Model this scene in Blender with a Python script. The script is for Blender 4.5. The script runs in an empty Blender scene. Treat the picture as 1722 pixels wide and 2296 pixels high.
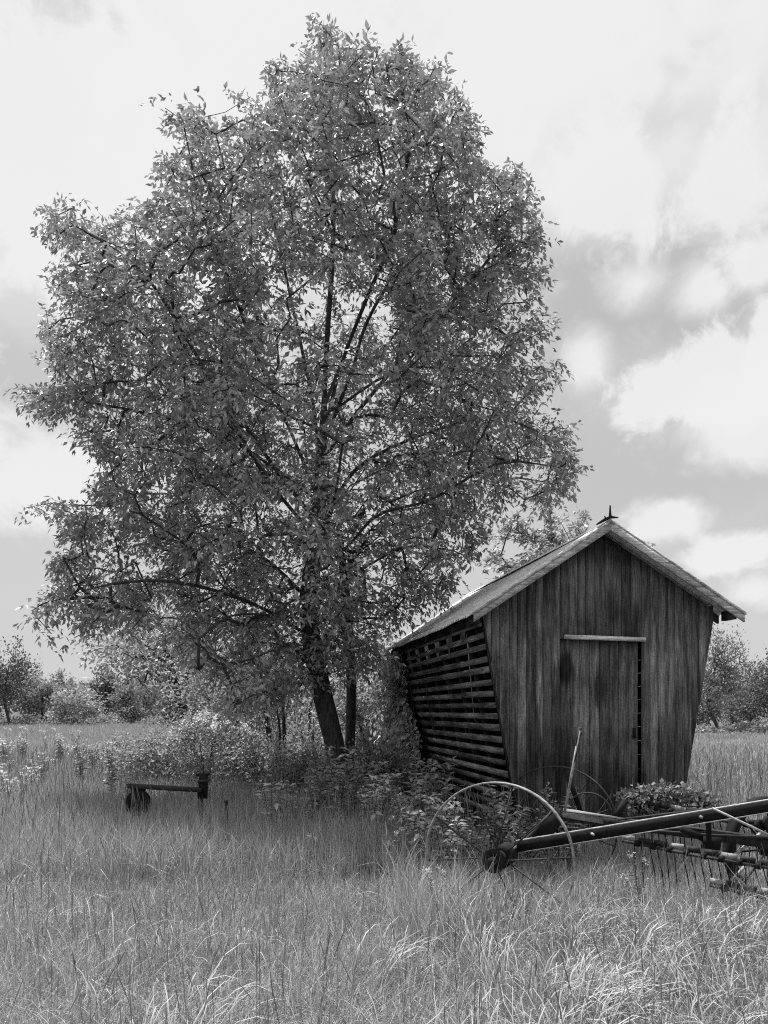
import bpy, math, random
import numpy as np
from mathutils import Vector, Matrix

rng = np.random.default_rng(7)
random.seed(7)
R = math.radians
scene = bpy.context.scene
C = scene.collection

# ------------------------------------------------------------------ camera, sky, sun, exposure
F, CX, HY, EYE = 1750.0, 861.0, 1592.0, 1.6          # lens in photo pixels, principal column, horizon row, eye height
cam_d = bpy.data.cameras.new('camera')
cam = bpy.data.objects.new('camera', cam_d); C.objects.link(cam)
cam.location = (0, 0, EYE); cam.rotation_euler = (R(90), 0, 0)
cam_d.sensor_fit = 'VERTICAL'; cam_d.sensor_height = 36.0; cam_d.sensor_width = 27.0
cam_d.lens = F / 2296 * 36.0
cam_d.shift_y = (HY - 1148) / 2296
cam_d.clip_start = 0.05; cam_d.clip_end = 6000
scene.camera = cam
scene.view_settings.view_transform = 'Standard'
scene.view_settings.look = 'None'
scene.view_settings.exposure = 0.74
scene.view_settings.gamma = 1.0
scene.view_settings.use_curve_mapping = False
scene.cycles.use_denoising = False
scene.cycles.filter_width = 1.1
scene.cycles.max_bounces = 6
scene.cycles.diffuse_bounces = 2
scene.cycles.transmission_bounces = 4

SUN_AZ, SUN_EL, SUN_E = R(-33), R(70.5), 5.0              # azimuth clockwise from +Y

def P(px, py, Y):                                        # a photo pixel at distance Y -> world point
    return np.array([(px - CX) / F * Y, Y, EYE - (py - HY) / F * Y])
def D(dx, dy, Y):                                        # the same from the 1659 px wide view
    return P(dx * 1.03797, dy * 1.03797, Y)

world = bpy.data.worlds.new('World'); scene.world = world; world.use_nodes = True
nt = world.node_tree; nt.nodes.clear()

class NB:                                                # small node-building helper
    def __init__(s, tree): s.t = tree
    def n(s, kind, **kw):
        o = s.t.nodes.new(kind)
        for k, v in kw.items(): setattr(o, k, v)
        return o
    def link(s, a, b): s.t.links.new(a, b)
    def put(s, sock, v):
        if hasattr(v, 'links'): s.link(v, sock)
        else: sock.default_value = v
    def math(s, op, a, b=None, c=None, clamp=False):
        o = s.n('ShaderNodeMath', operation=op); o.use_clamp = clamp
        s.put(o.inputs[0], a)
        if b is not None: s.put(o.inputs[1], b)
        if c is not None: s.put(o.inputs[2], c)
        return o.outputs[0]
    def ramp(s, x, lo, hi, a=0.0, b=1.0, smooth=True):
        o = s.n('ShaderNodeMapRange'); o.interpolation_type = 'SMOOTHSTEP' if smooth else 'LINEAR'
        s.put(o.inputs['Value'], x); s.put(o.inputs['From Min'], lo); s.put(o.inputs['From Max'], hi)
        s.put(o.inputs['To Min'], a); s.put(o.inputs['To Max'], b)
        return o.outputs['Result']
    def noise(s, vec, scale, detail=4, rough=.55, dist=0.0):
        o = s.n('ShaderNodeTexNoise'); s.put(o.inputs['Vector'], vec)
        o.inputs['Scale'].default_value = scale; o.inputs['Detail'].default_value = detail
        o.inputs['Roughness'].default_value = rough; o.inputs['Distortion'].default_value = dist
        return o.outputs['Fac']
    def mix(s, f, a, b):                                 # floats
        o = s.n('ShaderNodeMix', data_type='FLOAT'); s.put(o.inputs[0], f); s.put(o.inputs[2], a); s.put(o.inputs[3], b)
        return o.outputs[0]
    def comb(s, x, y, z):
        o = s.n('ShaderNodeCombineXYZ'); s.put(o.inputs[0], x); s.put(o.inputs[1], y); s.put(o.inputs[2], z)
        return o.outputs[0]

def build_world():
    b = NB(nt)
    sky = b.n('ShaderNodeTexSky', sky_type='NISHITA', sun_disc=False)
    sky.sun_elevation = SUN_EL; sky.sun_rotation = SUN_AZ
    bw = b.n('ShaderNodeRGBToBW'); b.link(sky.outputs[0], bw.inputs[0])
    tc = b.n('ShaderNodeTexCoord')
    sep = b.n('ShaderNodeSeparateXYZ'); b.link(tc.outputs['Generated'], sep.inputs[0])
    x, y, z = sep.outputs
    az = b.math('ARCTAN2', x, y); el = b.math('ARCSINE', z)
    zz = b.math('ADD', b.math('MAXIMUM', z, 0.0), .22)
    q = b.comb(b.math('DIVIDE', x, zz), b.math('DIVIDE', y, zz), 3.1)
    n1 = b.ramp(b.noise(tc.outputs['Generated'], 5.5, 9, .58, .6), .28, .72, 0, 1, False)
    n2 = b.ramp(b.noise(tc.outputs['Generated'], 17.0, 9, .62, .4), .28, .72, 0, 1, False)
    n3 = b.noise(q, .9, 6, .55, .2)
    def blob(px, py, rx, ry, hard=.35, wob=1.3):         # a cloud at its compass bearing and elevation
        a0 = math.atan2(px - CX, F); e0 = math.atan2(HY - py, math.hypot(F, px - CX))
        ra, re = rx / F, ry / F
        da = b.math('DIVIDE', b.math('SUBTRACT', az, a0), ra)
        de = b.math('DIVIDE', b.math('SUBTRACT', el, e0), re)
        d = b.math('SQRT', b.math('ADD', b.math('MULTIPLY', da, da), b.math('MULTIPLY', de, de)))
        w = b.math('MULTIPLY', b.math('SUBTRACT', b.math('ADD', b.math('MULTIPLY', n1, .55), b.math('MULTIPLY', n2, .45)), .5), wob * 1.5)
        return b.ramp(b.math('ADD', d, w), 1 + hard * 1.1, 1 - hard * 1.1)
    # thin bright veil, thicker towards the zenith
    veil = b.math('ADD', b.ramp(el, R(18), R(36), 6.5, 8.8), b.math('MULTIPLY', b.math('SUBTRACT', n3, .5), 1.4))
    val = veil
    whites = [(150, 420, 420, 210, .25), (560, 140, 260, 240, .3), (1230, 120, 420, 200, .5), (1360, 400, 190, 110, .3), (1620, 420, 130, 100, .3),
              (1590, 850, 200, 80, .18), (1740, 760, 60, 80, .2), (1700, 930, 160, 80, .5), (1320, 800, 50, 55, .5), (1700, 590, 60, 45, .4), (1570, 640, 50, 40, .8), (1430, 640, 55, 35, .9),
              (1650, 1240, 90, 45, .3), (1500, 1170, 80, 35, .5), (120, 1080, 200, 90, .4), (1690, 1330, 70, 40, .5)]
    greys = [(220, 90, 170, 130, .25, 7.0), (1400, 280, 240, 80, .4, 7.0), (1540, 125, 80, 30, .4, 6.4), (1505, 60, 18, 50, .5, 7.0), (810, 80, 90, 60, .3, 7.0), (60, 250, 130, 70, .4, 6.8),
             (1450, 620, 330, 190, .5, 5.25), (60, 900, 150, 130, .5, 6.0), (1500, 1060, 330, 120, .6, 5.75)]
    for (px, py, rx, ry, h, v) in greys: val = b.mix(b.math('MULTIPLY', blob(px, py, rx, ry, h), .9), val, v)
    for (px, py, rx, ry, h) in whites: val = b.mix(b.math('MULTIPLY', blob(px, py, rx, ry, h), .92), val, 9.3)
    val = b.math('ADD', b.math('MULTIPLY', val, .9), b.math('MULTIPLY', b.math('MINIMUM', bw.outputs[0], 9.0), .1))
    bg = b.n('ShaderNodeBackground'); bg.inputs['Strength'].default_value = .06
    b.link(b.comb(val, val, val), bg.inputs['Color'])
    out = b.n('ShaderNodeOutputWorld'); b.link(bg.outputs[0], out.inputs[0])
build_world()

sun_d = bpy.data.lights.new('sun', 'SUN'); sun_d.energy = SUN_E; sun_d.angle = R(.6); sun_d.color = (1, 1, 1)
sun = bpy.data.objects.new('sun', sun_d); C.objects.link(sun)
sdir = Vector((math.sin(SUN_AZ) * math.cos(SUN_EL), math.cos(SUN_AZ) * math.cos(SUN_EL), math.sin(SUN_EL)))
sun.rotation_euler = sdir.to_track_quat('Z', 'Y').to_euler(); sun.location = (0, 0, 30)

# ------------------------------------------------------------------ helpers
def tag(o, label=None, cat=None, group=None, kind=None):
    for k, v in (('label', label), ('category', cat), ('group', group), ('kind', kind)):
        if v: o[k] = v
    return o
def empty(name, loc=(0, 0, 0), rz=0.0, label=None, cat=None, group=None):
    o = bpy.data.objects.new(name, None); C.objects.link(o); o.empty_display_size = .2
    o.location = loc; o.rotation_euler = (0, 0, rz)
    return tag(o, label, cat, group)
def mesh_obj(name, V, faces, mat, parent=None, tone=None, smooth=False, world_coords=True):
    """faces: list of index arrays [(n,k) int arrays]; V world coords (shifted to parent's origin when parent is unrotated)"""
    V = np.asarray(V, dtype=np.float32)
    q = parent
    while q is not None and world_coords: V = V - np.array(q.location, dtype=np.float32); q = q.parent
    if not isinstance(faces, (list, tuple)) or (len(faces) and not hasattr(faces[0], 'ndim')): faces = [np.asarray(faces)]
    me = bpy.data.meshes.new(name)
    loops = np.concatenate([f.reshape(-1) for f in faces]).astype(np.int32)
    tot = np.concatenate([np.full(len(f), f.shape[1]) for f in faces]).astype(np.int32)
    st = np.concatenate([[0], np.cumsum(tot)[:-1]]).astype(np.int32)
    me.vertices.add(len(V)); me.vertices.foreach_set('co', V.reshape(-1))
    me.loops.add(len(loops)); me.loops.foreach_set('vertex_index', loops)
    me.polygons.add(len(tot)); me.polygons.foreach_set('loop_start', st); me.polygons.foreach_set('loop_total', tot)
    if smooth: me.polygons.foreach_set('use_smooth', np.ones(len(tot), dtype=bool))
    me.update(calc_edges=True)
    if tone is not None:
        a = me.attributes.new('tone', 'FLOAT', 'POINT'); a.data.foreach_set('value', np.asarray(tone, dtype=np.float32))
    me.materials.append(mat)
    o = bpy.data.objects.new(name, me); C.objects.link(o)
    if parent is not None: o.parent = parent
    return o
class MB:                                                # collects solids for one mesh
    def __init__(s): s.V = []; s.F = {}; s.n = 0
    def add(s, V, faces):
        V = np.asarray(V, dtype=float)
        for f in faces: s.F.setdefault(len(f), []).append([i + s.n for i in f])
        s.V.append(V); s.n += len(V)
    def addarr(s, V, FA):
        s.V.append(V)
        s.F.setdefault(FA.shape[1], []).extend((FA + s.n).tolist()); s.n += len(V)
    def prism(s, bottom, top):                           # two matching rings
        k = len(bottom); V = list(bottom) + list(top)
        f = [tuple(range(k))[::-1], tuple(range(k, 2 * k))] + [(i, (i + 1) % k, k + (i + 1) % k, k + i) for i in range(k)]
        s.add(V, f)
    def bar(s, p0, p1, w, h, up=(0, 0, 1)):
        p0 = np.array(p0, float); p1 = np.array(p1, float); d = p1 - p0; d /= np.linalg.norm(d)
        sd = np.cross(d, up); sd /= np.linalg.norm(sd); u = np.cross(sd, d)
        r = [sd * w / 2 * a + u * h / 2 * c for a, c in ((-1, -1), (1, -1), (1, 1), (-1, 1))]
        s.prism([p0 + q for q in r], [p1 + q for q in r])
    def box(s, x0, x1, y0, y1, z0, z1):
        s.prism([(x0, y0, z0), (x1, y0, z0), (x1, y1, z0), (x0, y1, z0)], [(x0, y0, z1), (x1, y0, z1), (x1, y1, z1), (x0, y1, z1)])
    def tube(s, pts, rad, k=6):
        V, Fq = tube_arr(np.asarray(pts, float), rad, k); s.addarr(V, Fq)
        n = len(V) // k
        s.F.setdefault(k, []).append([s.n - len(V) + i for i in range(k)][::-1])
        s.F.setdefault(k, []).append([s.n - k + i for i in range(k)])
    def ring(s, c, axis, R0, R1, width, k=48, a0=0, a1=2 * math.pi):   # flat hoop between radii R0 and R1
        c = np.array(c, float); ax = np.array(axis, float); ax /= np.linalg.norm(ax)
        e1 = np.cross(ax, (0, 0, 1)); e1 /= np.linalg.norm(e1); e2 = np.cross(e1, ax)
        full = abs(a1 - a0 - 2 * math.pi) < 1e-6
        n = k if full else k + 1
        V = []
        for i in range(n):
            t = a0 + (a1 - a0) * i / k; q = e1 * math.cos(t) + e2 * math.sin(t)
            for rr, ww in ((R0, -1), (R1, -1), (R1, 1), (R0, 1)): V.append(c + q * rr + ax * ww * width / 2)
        f = []
        for i in range(k):
            j = (i + 1) % n
            for m in range(4): f.append((4 * i + m, 4 * i + (m + 1) % 4, 4 * j + (m + 1) % 4, 4 * j + m))
        if not full: f += [(0, 1, 2, 3), tuple(4 * (n - 1) + m for m in (3, 2, 1, 0))]
        s.add(V, f)
    def obj(s, name, mat, parent=None, world_coords=True, smooth=False):
        V = np.concatenate([np.asarray(v, float).reshape(-1, 3) for v in s.V])
        return mesh_obj(name, V, [np.array(v) for v in s.F.values()], mat, parent, smooth=smooth, world_coords=world_coords)
def tube_arr(P_, rad, k):
    n = len(P_); rad = np.broadcast_to(np.asarray(rad, float), (n,))
    T = np.gradient(P_, axis=0); T /= np.linalg.norm(T, axis=1, keepdims=True) + 1e-9
    ref = np.array([1., 0, 0]) if abs(T[0, 0]) < .8 else np.array([0, 1., 0])
    N = np.cross(T, ref); N /= np.linalg.norm(N, axis=1, keepdims=True) + 1e-9
    B = np.cross(T, N)
    a = np.arange(k) * 2 * math.pi / k
    V = (P_[:, None] + rad[:, None, None] * (N[:, None] * np.cos(a)[None, :, None] + B[:, None] * np.sin(a)[None, :, None])).reshape(-1, 3)
    i = np.arange(n - 1)[:, None] * k; j = np.arange(k)[None]
    Fq = np.stack([i + j, i + (j + 1) % k, i + k + (j + 1) % k, i + k + j], -1).reshape(-1, 4)
    return V, Fq
def copy_thing(o, loc, rz, sc, label=None, group=None):
    c = o.copy(); C.objects.link(c); c.location = loc; c.rotation_euler = (0, 0, rz); c.scale = (sc if hasattr(sc, '__len__') else (sc, sc, sc))
    if label: c['label'] = label
    if group: c['group'] = group
    for ch in [k for k in o.children]:
        d = ch.copy(); C.objects.link(d); d.parent = c
        for g in ch.children:
            e = g.copy(); C.objects.link(e); e.parent = d
    return c
def unit(v): return v / (np.linalg.norm(v, axis=-1, keepdims=True) + 1e-9)

# ------------------------------------------------------------------ materials (a black and white place)
def new_mat(name):
    m = bpy.data.materials.new(name); m.use_nodes = True
    t = m.node_tree; t.nodes.clear(); b = NB(t)
    b.out = b.n('ShaderNodeOutputMaterial')
    return m, b
def finish(b, val, rough=.8, spec=.3, bump=None, bump_d=.002, metallic=0.0):
    p = b.n('ShaderNodeBsdfPrincipled')
    b.link(b.comb(val, val, val) if hasattr(val, 'links') else b.comb(val, val, val), p.inputs['Base Color'])
    b.put(p.inputs['Roughness'], rough); p.inputs['Specular IOR Level'].default_value = spec; p.inputs['Metallic'].default_value = metallic
    if bump is not None:
        bn = b.n('ShaderNodeBump'); bn.inputs['Strength'].default_value = 1; bn.inputs['Distance'].default_value = bump_d
        b.link(bump, bn.inputs['Height']); b.link(bn.outputs[0], p.inputs['Normal'])
    b.link(p.outputs[0], b.out.inputs[0])
    return p
def leaf_mat(name, base, var, transl=.35, rough=.5, spec=.35):
    m, b = new_mat(name)
    at = b.n('ShaderNodeAttribute', attribute_name='tone')
    v = b.math('MULTIPLY', base, b.math('ADD', 1 - var, b.math('MULTIPLY', at.outputs['Fac'], 2 * var)))
    col = b.comb(v, v, v)
    p = b.n('ShaderNodeBsdfPrincipled'); b.link(col, p.inputs['Base Color']); p.inputs['Roughness'].default_value = rough; p.inputs['Specular IOR Level'].default_value = spec
    tr = b.n('ShaderNodeBsdfTranslucent'); vt = b.math('MULTIPLY', v, 1.3); b.link(b.comb(vt, vt, vt), tr.inputs['Color'])
    mx = b.n('ShaderNodeMixShader'); mx.inputs[0].default_value = transl
    b.link(p.outputs[0], mx.inputs[1]); b.link(tr.outputs[0], mx.inputs[2]); b.link(mx.outputs[0], b.out.inputs[0])
    return m
def bark_mat(name, base):
    m, b = new_mat(name)
    tc = b.n('ShaderNodeTexCoord'); mp = b.n('ShaderNodeMapping'); mp.inputs['Scale'].default_value = (1, 1, .22)
    b.link(tc.outputs['Object'], mp.inputs[0])
    n1 = b.noise(mp.outputs[0], 26, 5, .6, .6); n2 = b.noise(tc.outputs['Object'], 3, 3)
    v = b.math('MULTIPLY', base, b.math('ADD', .35, b.math('ADD', b.ramp(n1, .35, .65), b.math('MULTIPLY', n2, .4))))
    finish(b, v, .9, .15, n1, .03)
    return m
def wood_mat(name, base, axis, stains=(), dark=.45, streak=1.0):
    """weathered board: grain along the given axis, one tone per board, old stains and dark patches given as (x,z,rx,rz,amount) in the crib's own frame"""
    m, b = new_mat(name)
    tc = b.n('ShaderNodeTexCoord'); oi = b.n('ShaderNodeObjectInfo')
    off = b.math('MULTIPLY', oi.outputs['Random'], 37.0)
    vo = b.n('ShaderNodeVectorMath', operation='ADD'); b.link(tc.outputs['Object'], vo.inputs[0]); b.link(b.comb(off, off, off), vo.inputs[1])
    mp = b.n('ShaderNodeMapping'); s = [1, 1, 1]; s[axis] = .035; mp.inputs['Scale'].default_value = s
    b.link(vo.outputs[0], mp.inputs[0])
    grain = b.noise(mp.outputs[0], 120, 4, .7, .2)
    mp2 = b.n('ShaderNodeMapping'); s = [1, 1, 1]; s[axis] = .09; mp2.inputs['Scale'].default_value = s
    b.link(vo.outputs[0], mp2.inputs[0])
    band = b.noise(mp2.outputs[0], 16, 4, .65, .3)
    big = b.noise(tc.outputs['Object'], 1.7, 4, .6)
    mott = b.noise(tc.outputs['Object'], 60, 3, .7)
    v = b.math('ADD', .48, b.math('MULTIPLY', oi.outputs['Random'], .65))
    v = b.math('MULTIPLY', v, b.ramp(grain, .3, .7, 1 - .55 * streak, 1.25))
    v = b.math('MULTIPLY', v, b.ramp(band, .33, .62, dark, 1.3))
    v = b.math('MULTIPLY', v, b.ramp(big, .3, .7, .6, 1.25))
    v = b.math('MULTIPLY', v, b.ramp(mott, .3, .7, .7, 1.25))
    if stains:
        sp = b.n('ShaderNodeSeparateXYZ'); b.link(tc.outputs['Object'], sp.inputs[0])
        for (x, z, rx, rz, amt) in stains:
            dx = b.math('DIVIDE', b.math('SUBTRACT', sp.outputs[0], x), rx); dz = b.math('DIVIDE', b.math('SUBTRACT', sp.outputs[2], z), rz)
            d = b.math('ADD', b.math('SQRT', b.math('ADD', b.math('MULTIPLY', dx, dx), b.math('MULTIPLY', dz, dz))), b.math('MULTIPLY', b.math('SUBTRACT', band, .5), 1.2))
            v = b.math('MULTIPLY', v, b.ramp(d, .5, 1.25, 1 - amt, 1.0))
    v = b.math('MULTIPLY', v, base)
    finish(b, v, .85, .12, grain, .0025)
    return m
def metal_mat(name, base, rough=.6, rust=.5, spec=.4):
    m, b = new_mat(name)
    tc = b.n('ShaderNodeTexCoord')
    n1 = b.noise(tc.outputs['Object'], 22, 6, .65); n2 = b.noise(tc.outputs['Object'], 140, 3, .6)
    v = b.math('MULTIPLY', base, b.ramp(n1, .3, .7, 1 - rust, 1 + rust))
    v = b.math('MULTIPLY', v, b.ramp(n2, .3, .7, .75, 1.2))
    finish(b, v, b.ramp(n1, .3, .7, rough - .12, rough + .2), spec, n2, .0015)
    return m

M = {}
M['leaf'] = leaf_mat('tree_leaves', .33, .6, .13, .45, .3)
M['leaf_far'] = leaf_mat('far_leaves', .25, .4, .3, .6, .2)
M['leaf_pale'] = leaf_mat('pale_leaves', .33, .4, .3, .5, .3)
M['leaf_bush'] = leaf_mat('bush_leaves', .27, .5, .3, .5, .3)
M['leaf_vine'] = leaf_mat('vine_leaves', .45, .5, .25, .5, .3)
M['leaf_weed'] = leaf_mat('weed_leaves', .45, .4, .3, .5, .3)
M['grass'] = leaf_mat('grass', .36, .55, .17, .55, .3)
M['dry'] = leaf_mat('dry_grass', .38, .35, .2, .6, .25)
M['stalk'] = leaf_mat('grass_stalks', .17, .5, .1, .7, .15)
M['leaf_rake'] = leaf_mat('rake_vine_leaves', .17, .5, .25, .55, .2)
M['leaf_dark'] = leaf_mat('dark_far_leaves', .13, .45, .2, .55, .2)
M['petal'] = leaf_mat('petals', .75, .15, .3, .6, .2)
M['bark'] = bark_mat('bark', .05)
M['bark_far'] = bark_mat('bark_far', .07)
M['rust'] = metal_mat('rusty_steel', .035, .65, .5, .2)
M['rust_pale'] = metal_mat('pale_lit_steel', .3, .5, .4)  # light-coloured steel; on the drawbar flanges the paleness stands for lit edges
M['rim'] = metal_mat('worn_rim', .24, .45, .5)
M['black_steel'] = metal_mat('black_steel', .014, .75, .4, .12)

def ground_mat():
    m, b = new_mat('field_soil')
    tc = b.n('ShaderNodeTexCoord')
    n1 = b.noise(tc.outputs['Object'], .25, 6, .6); n2 = b.noise(tc.outputs['Object'], 9, 5, .7); n3 = b.noise(tc.outputs['Object'], 1.3, 5, .7)
    v = b.math('MULTIPLY', .12, b.math('MULTIPLY', b.ramp(n1, .35, .65, .75, 1.2), b.math('MULTIPLY', b.ramp(n2, .3, .7, .55, 1.3), b.ramp(n3, .3, .7, .7, 1.25))))
    finish(b, v, .95, .05, n2, .05)
    return m
M['soil'] = ground_mat()

# ------------------------------------------------------------------ the field
def field():
    V = [(-2500, -60, 0), (2500, -60, 0), (2500, 4500, 0), (-2500, 4500, 0)]
    o = mesh_obj('field', V, [np.array([[0, 1, 2, 3]])], M['soil'])
    tag(o, kind='structure')
field()

# ------------------------------------------------------------------ corn crib
CRIB_O = (1.081, 8.6, 0.0); CRIB_A = R(10.0)
CW, CL, ZE, ZB, INS = 2.79, 5.15, 2.665, .30, .43
ZR = 3.595                                               # top of gable boards at the ridge
crib = empty('corn_crib', CRIB_O, CRIB_A, 'weathered wooden corn crib with flared slatted sides and a metal roof', 'corn crib')
cu, su = math.cos(CRIB_A), math.sin(CRIB_A)
def crib_world(u, v, z): return np.array([CRIB_O[0] + u * cu - v * su, CRIB_O[1] + u * su + v * cu, z])
def face_uz(px, py):                                     # photo pixel -> point on the crib's front
    dx, dz = (px - CX) / F, (HY - py) / F                # ray (dx,1,dz)*t
    # v = 0 : -(X-Ox)*su + (Y-Oy)*cu = 0
    t = (-CRIB_O[0] * su + CRIB_O[1] * cu) / (-dx * su + cu)
    u = (dx * t - CRIB_O[0]) * cu + (t - CRIB_O[1]) * su
    return u, EYE + dz * t
def wall_u(z): return INS * (1 - (z - ZB) / (ZE - ZB))   # left edge of the flared end
slope = (ZR - ZE) / (CW / 2); slope_r = .605; ZER = ZR - slope_r * CW / 2
st1 = face_uz(1272, 1500); st2 = face_uz(1347, 1550); st3 = face_uz(1262, 1640); st4 = face_uz(1360, 1240); st5 = face_uz(1195, 1640); st6 = face_uz(1500, 1690); st7 = face_uz(1200, 1480)
gable_marks = [(st1[0], st1[1], .13, .22, .8), (st2[0], st2[1], .1, .28, .6), (st3[0], st3[1], .16, .75, .5), (st4[0], st4[1] + .12, .9, .3, .35), (st5[0], st5[1], .1, .5, .4), (st6[0], st6[1], .2, .6, .4), (st7[0], st7[1], .06, .4, .45)]  # stains, and one broad darker patch across the gable top
M['gable'] = wood_mat('gable_boards', .2, 2, gable_marks)
M['slat'] = wood_mat('crib_slats', .25, 1, dark=.35)
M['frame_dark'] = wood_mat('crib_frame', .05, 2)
M['pale_wood'] = wood_mat('pale_trim', .7, 0, dark=.6, streak=.8)

def clip_poly(poly, a, b, c):                            # keep a*x+b*z>=c
    out = []
    for i in range(len(poly)):
        p, q = poly[i], poly[(i + 1) % len(poly)]
        dp, dq = a * p[0] + b * p[1] - c, a * q[0] + b * q[1] - c
        if dp >= 0: out.append(p)
        if (dp < 0) != (dq < 0):
            t = dp / (dp - dq); out.append((p[0] + t * (q[0] - p[0]), p[1] + t * (q[1] - p[1])))
    return out
def board(name, poly, v0, v1, mat, parent, tilt=0.0):
    m = MB(); m.prism([(p[0], v0, p[1]) for p in poly], [(p[0], v1, p[1]) for p in poly])
    o = m.obj(name, mat, parent, world_coords=False)
    return o
d_l, d_top = face_uz(1254, 1436)[0], face_uz(1340, 1434)[1]
d_r = face_uz(1437, 1600)[0]
DOOR_B = .36
outline = [(INS, ZB), (CW - INS, ZB), (CW, ZE), (CW, ZER), (CW / 2, ZR), (0, ZE)]
def gable_front():
    edges = [0.0]
    def fill(a, b_):
        n = max(1, round((b_ - a) / .104)); w = np.array([random.uniform(.85, 1.15) for _ in range(n)]); w = w / w.sum() * (b_ - a)
        for x in np.cumsum(w): edges.append(a + x)
    fill(0, d_l); fill(d_l, d_r); fill(d_r, CW)
    for a, b_ in zip(edges[:-1], edges[1:]):
        g = random.uniform(.002, .0045)
        poly = clip_poly(clip_poly(outline, 1, 0, a + g), -1, 0, -(b_ - g))
        mid = (a + b_) / 2
        if d_l < mid < d_r: poly = clip_poly(poly, 0, 1, d_top)
        else:
            zb = ZB + random.uniform(-.02, .02); poly = clip_poly(poly, 0, 1, zb)
        if len(poly) < 3: continue
        dv = random.uniform(-.0035, .0035)
        board('board', poly, -.02 + dv, .004 + dv, M['gable'], crib)
    # door
    door = mk_door()
def mk_door():
    m = MB()
    m.box(d_l + .012, d_r - .018, .054, .062, DOOR_B, d_top - .006)
    door = m.obj('door', M['frame_dark'], crib, world_coords=False)
    for z in (.62, 1.25, 1.95):
        m = MB(); m.box(d_l + .03, d_r - .03, .064, .085, z - .05, z + .05); m.obj('batten', M['frame_dark'], door, world_coords=False)
    a, b_ = d_l + .016, d_r - .022; n = 8
    es = np.linspace(a, b_, n + 1)
    for i in range(n):
        g = random.uniform(.002, .004)
        x0, x1 = es[i] + g, es[i + 1] - g
        dv = random.uniform(-.004, .004) + .018
        o = board('plank', [(x0, DOOR_B), (x1, DOOR_B), (x1, d_top - .005), (x0, d_top - .005)], .006 + dv, .03 + dv, M['gable'], door)
    m = MB(); m.box(d_r - .095, d_r - .06, -.006, .014, 1.28, 1.4); h = m.obj('handle', M['black_steel'], door, world_coords=False)
gable_front()
# door header
hl, hr = face_uz(1262, 1430), face_uz(1442, 1436)
m = MB(); m.prism([(hl[0], -.075, hl[1] - .018), (hr[0], -.075, hr[1] - .018), (hr[0], -.022, hr[1] - .018), (hl[0], -.022, hl[1] - .018)],
                  [(hl[0], -.06, hl[1] + .03), (hr[0], -.06, hr[1] + .03), (hr[0], -.022, hr[1] + .03), (hl[0], -.022, hl[1] + .03)])
m.obj('door_header', M['pale_wood'], crib, world_coords=False)
# left slatted side: slats, studs, corner posts
wl = math.hypot(INS, ZE - ZB); wd = np.array([-INS, 0, ZE - ZB]) / wl; wn = np.array([-(ZE - ZB), 0, -INS]) / wl   # up the wall; outward normal
base_l = np.array([INS, 0, ZB])
def slat(s0, v0, v1, wdt, t0, mat, th=.019, sag0=0, sag1=0):
    m = MB(); q = []
    for v, sg in ((v0, sag0), (v1, sag1)):
        a = base_l + wd * (s0 + sg) + wn * t0 + np.array([0, v, 0])
        q.append([a, a + wd * wdt, a + wd * wdt + wn * th, a + wn * th])
    m.prism(q[0], q[1]); return m.obj('slat', mat, crib, world_coords=False)
ns = 18
for i in range(ns):
    s0 = .03 + i * .1315 + random.uniform(-.006, .006); wdt = .068 + random.uniform(-.006, .006)
    cuts = [.045 + random.uniform(-.01, .02)] + ([random.choice([1.34, 2.0, 2.66, 3.32])] if random.random() < .6 else []) + [CL - .02]
    for a, b_ in zip(cuts[:-1], cuts[1:]):
        slat(s0 + random.uniform(-.004, .004), a + .002, b_ - .002, wdt, .002 + random.uniform(0, .004), M['slat'], sag0=random.uniform(-.006, .006), sag1=random.uniform(-.006, .006))
for v in np.arange(.02, CL, .66):
    m = MB(); a = base_l + np.array([0, v, 0]); q = [a, a + np.array([0, .045, 0]), a + np.array([0, .045, 0]) - wn * .09, a - wn * .09]
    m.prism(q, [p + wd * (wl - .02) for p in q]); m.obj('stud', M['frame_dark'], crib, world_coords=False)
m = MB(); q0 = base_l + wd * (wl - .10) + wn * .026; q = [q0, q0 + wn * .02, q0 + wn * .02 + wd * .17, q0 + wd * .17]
m.prism([p + np.array([0, .01, 0]) for p in q], [p + np.array([0, CL, 0]) for p in q]); m.obj('eave_shade_strip', M['frame_dark'], crib, world_coords=False)  # added dark strip standing in for eave shade and stopping light leaks
# right side: closed boards (never seen from the front), rear end boards, floor, sill
for i in range(14):
    z0 = ZB + i * (ZER + .068 - ZB) / 14 + .002; z1 = ZB + (i + 1) * (ZER + .068 - ZB) / 14 - .002
    xa, xb = CW - wall_u(z0), CW - wall_u(z1)
    m = MB(); m.prism([(xa - .025, .03, z0), (xa, .03, z0), (xb, .03, z1), (xb - .025, .03, z1)], [(xa - .025, CL - .03, z0), (xa, CL - .03, z0), (xb, CL - .03, z1), (xb - .025, CL - .03, z1)])
    m.obj('side_board', M['slat'], crib, world_coords=False)
for i in range(14):
    a, b_ = CW * i / 14 + .002, CW * (i + 1) / 14 - .002
    poly = clip_poly(clip_poly(outline, 1, 0, a), -1, 0, -b_)
    if len(poly) > 2: board('rear_board', poly, CL, CL + .022, M['frame_dark'], crib)  # dark tone puts the unlit interior into the boards' colour
m = MB(); m.box(INS + .02, CW - INS - .02, .05, CL - .05, ZB + .0, ZB + .05); m.obj('crib_floor', M['frame_dark'], crib, world_coords=False)
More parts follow.
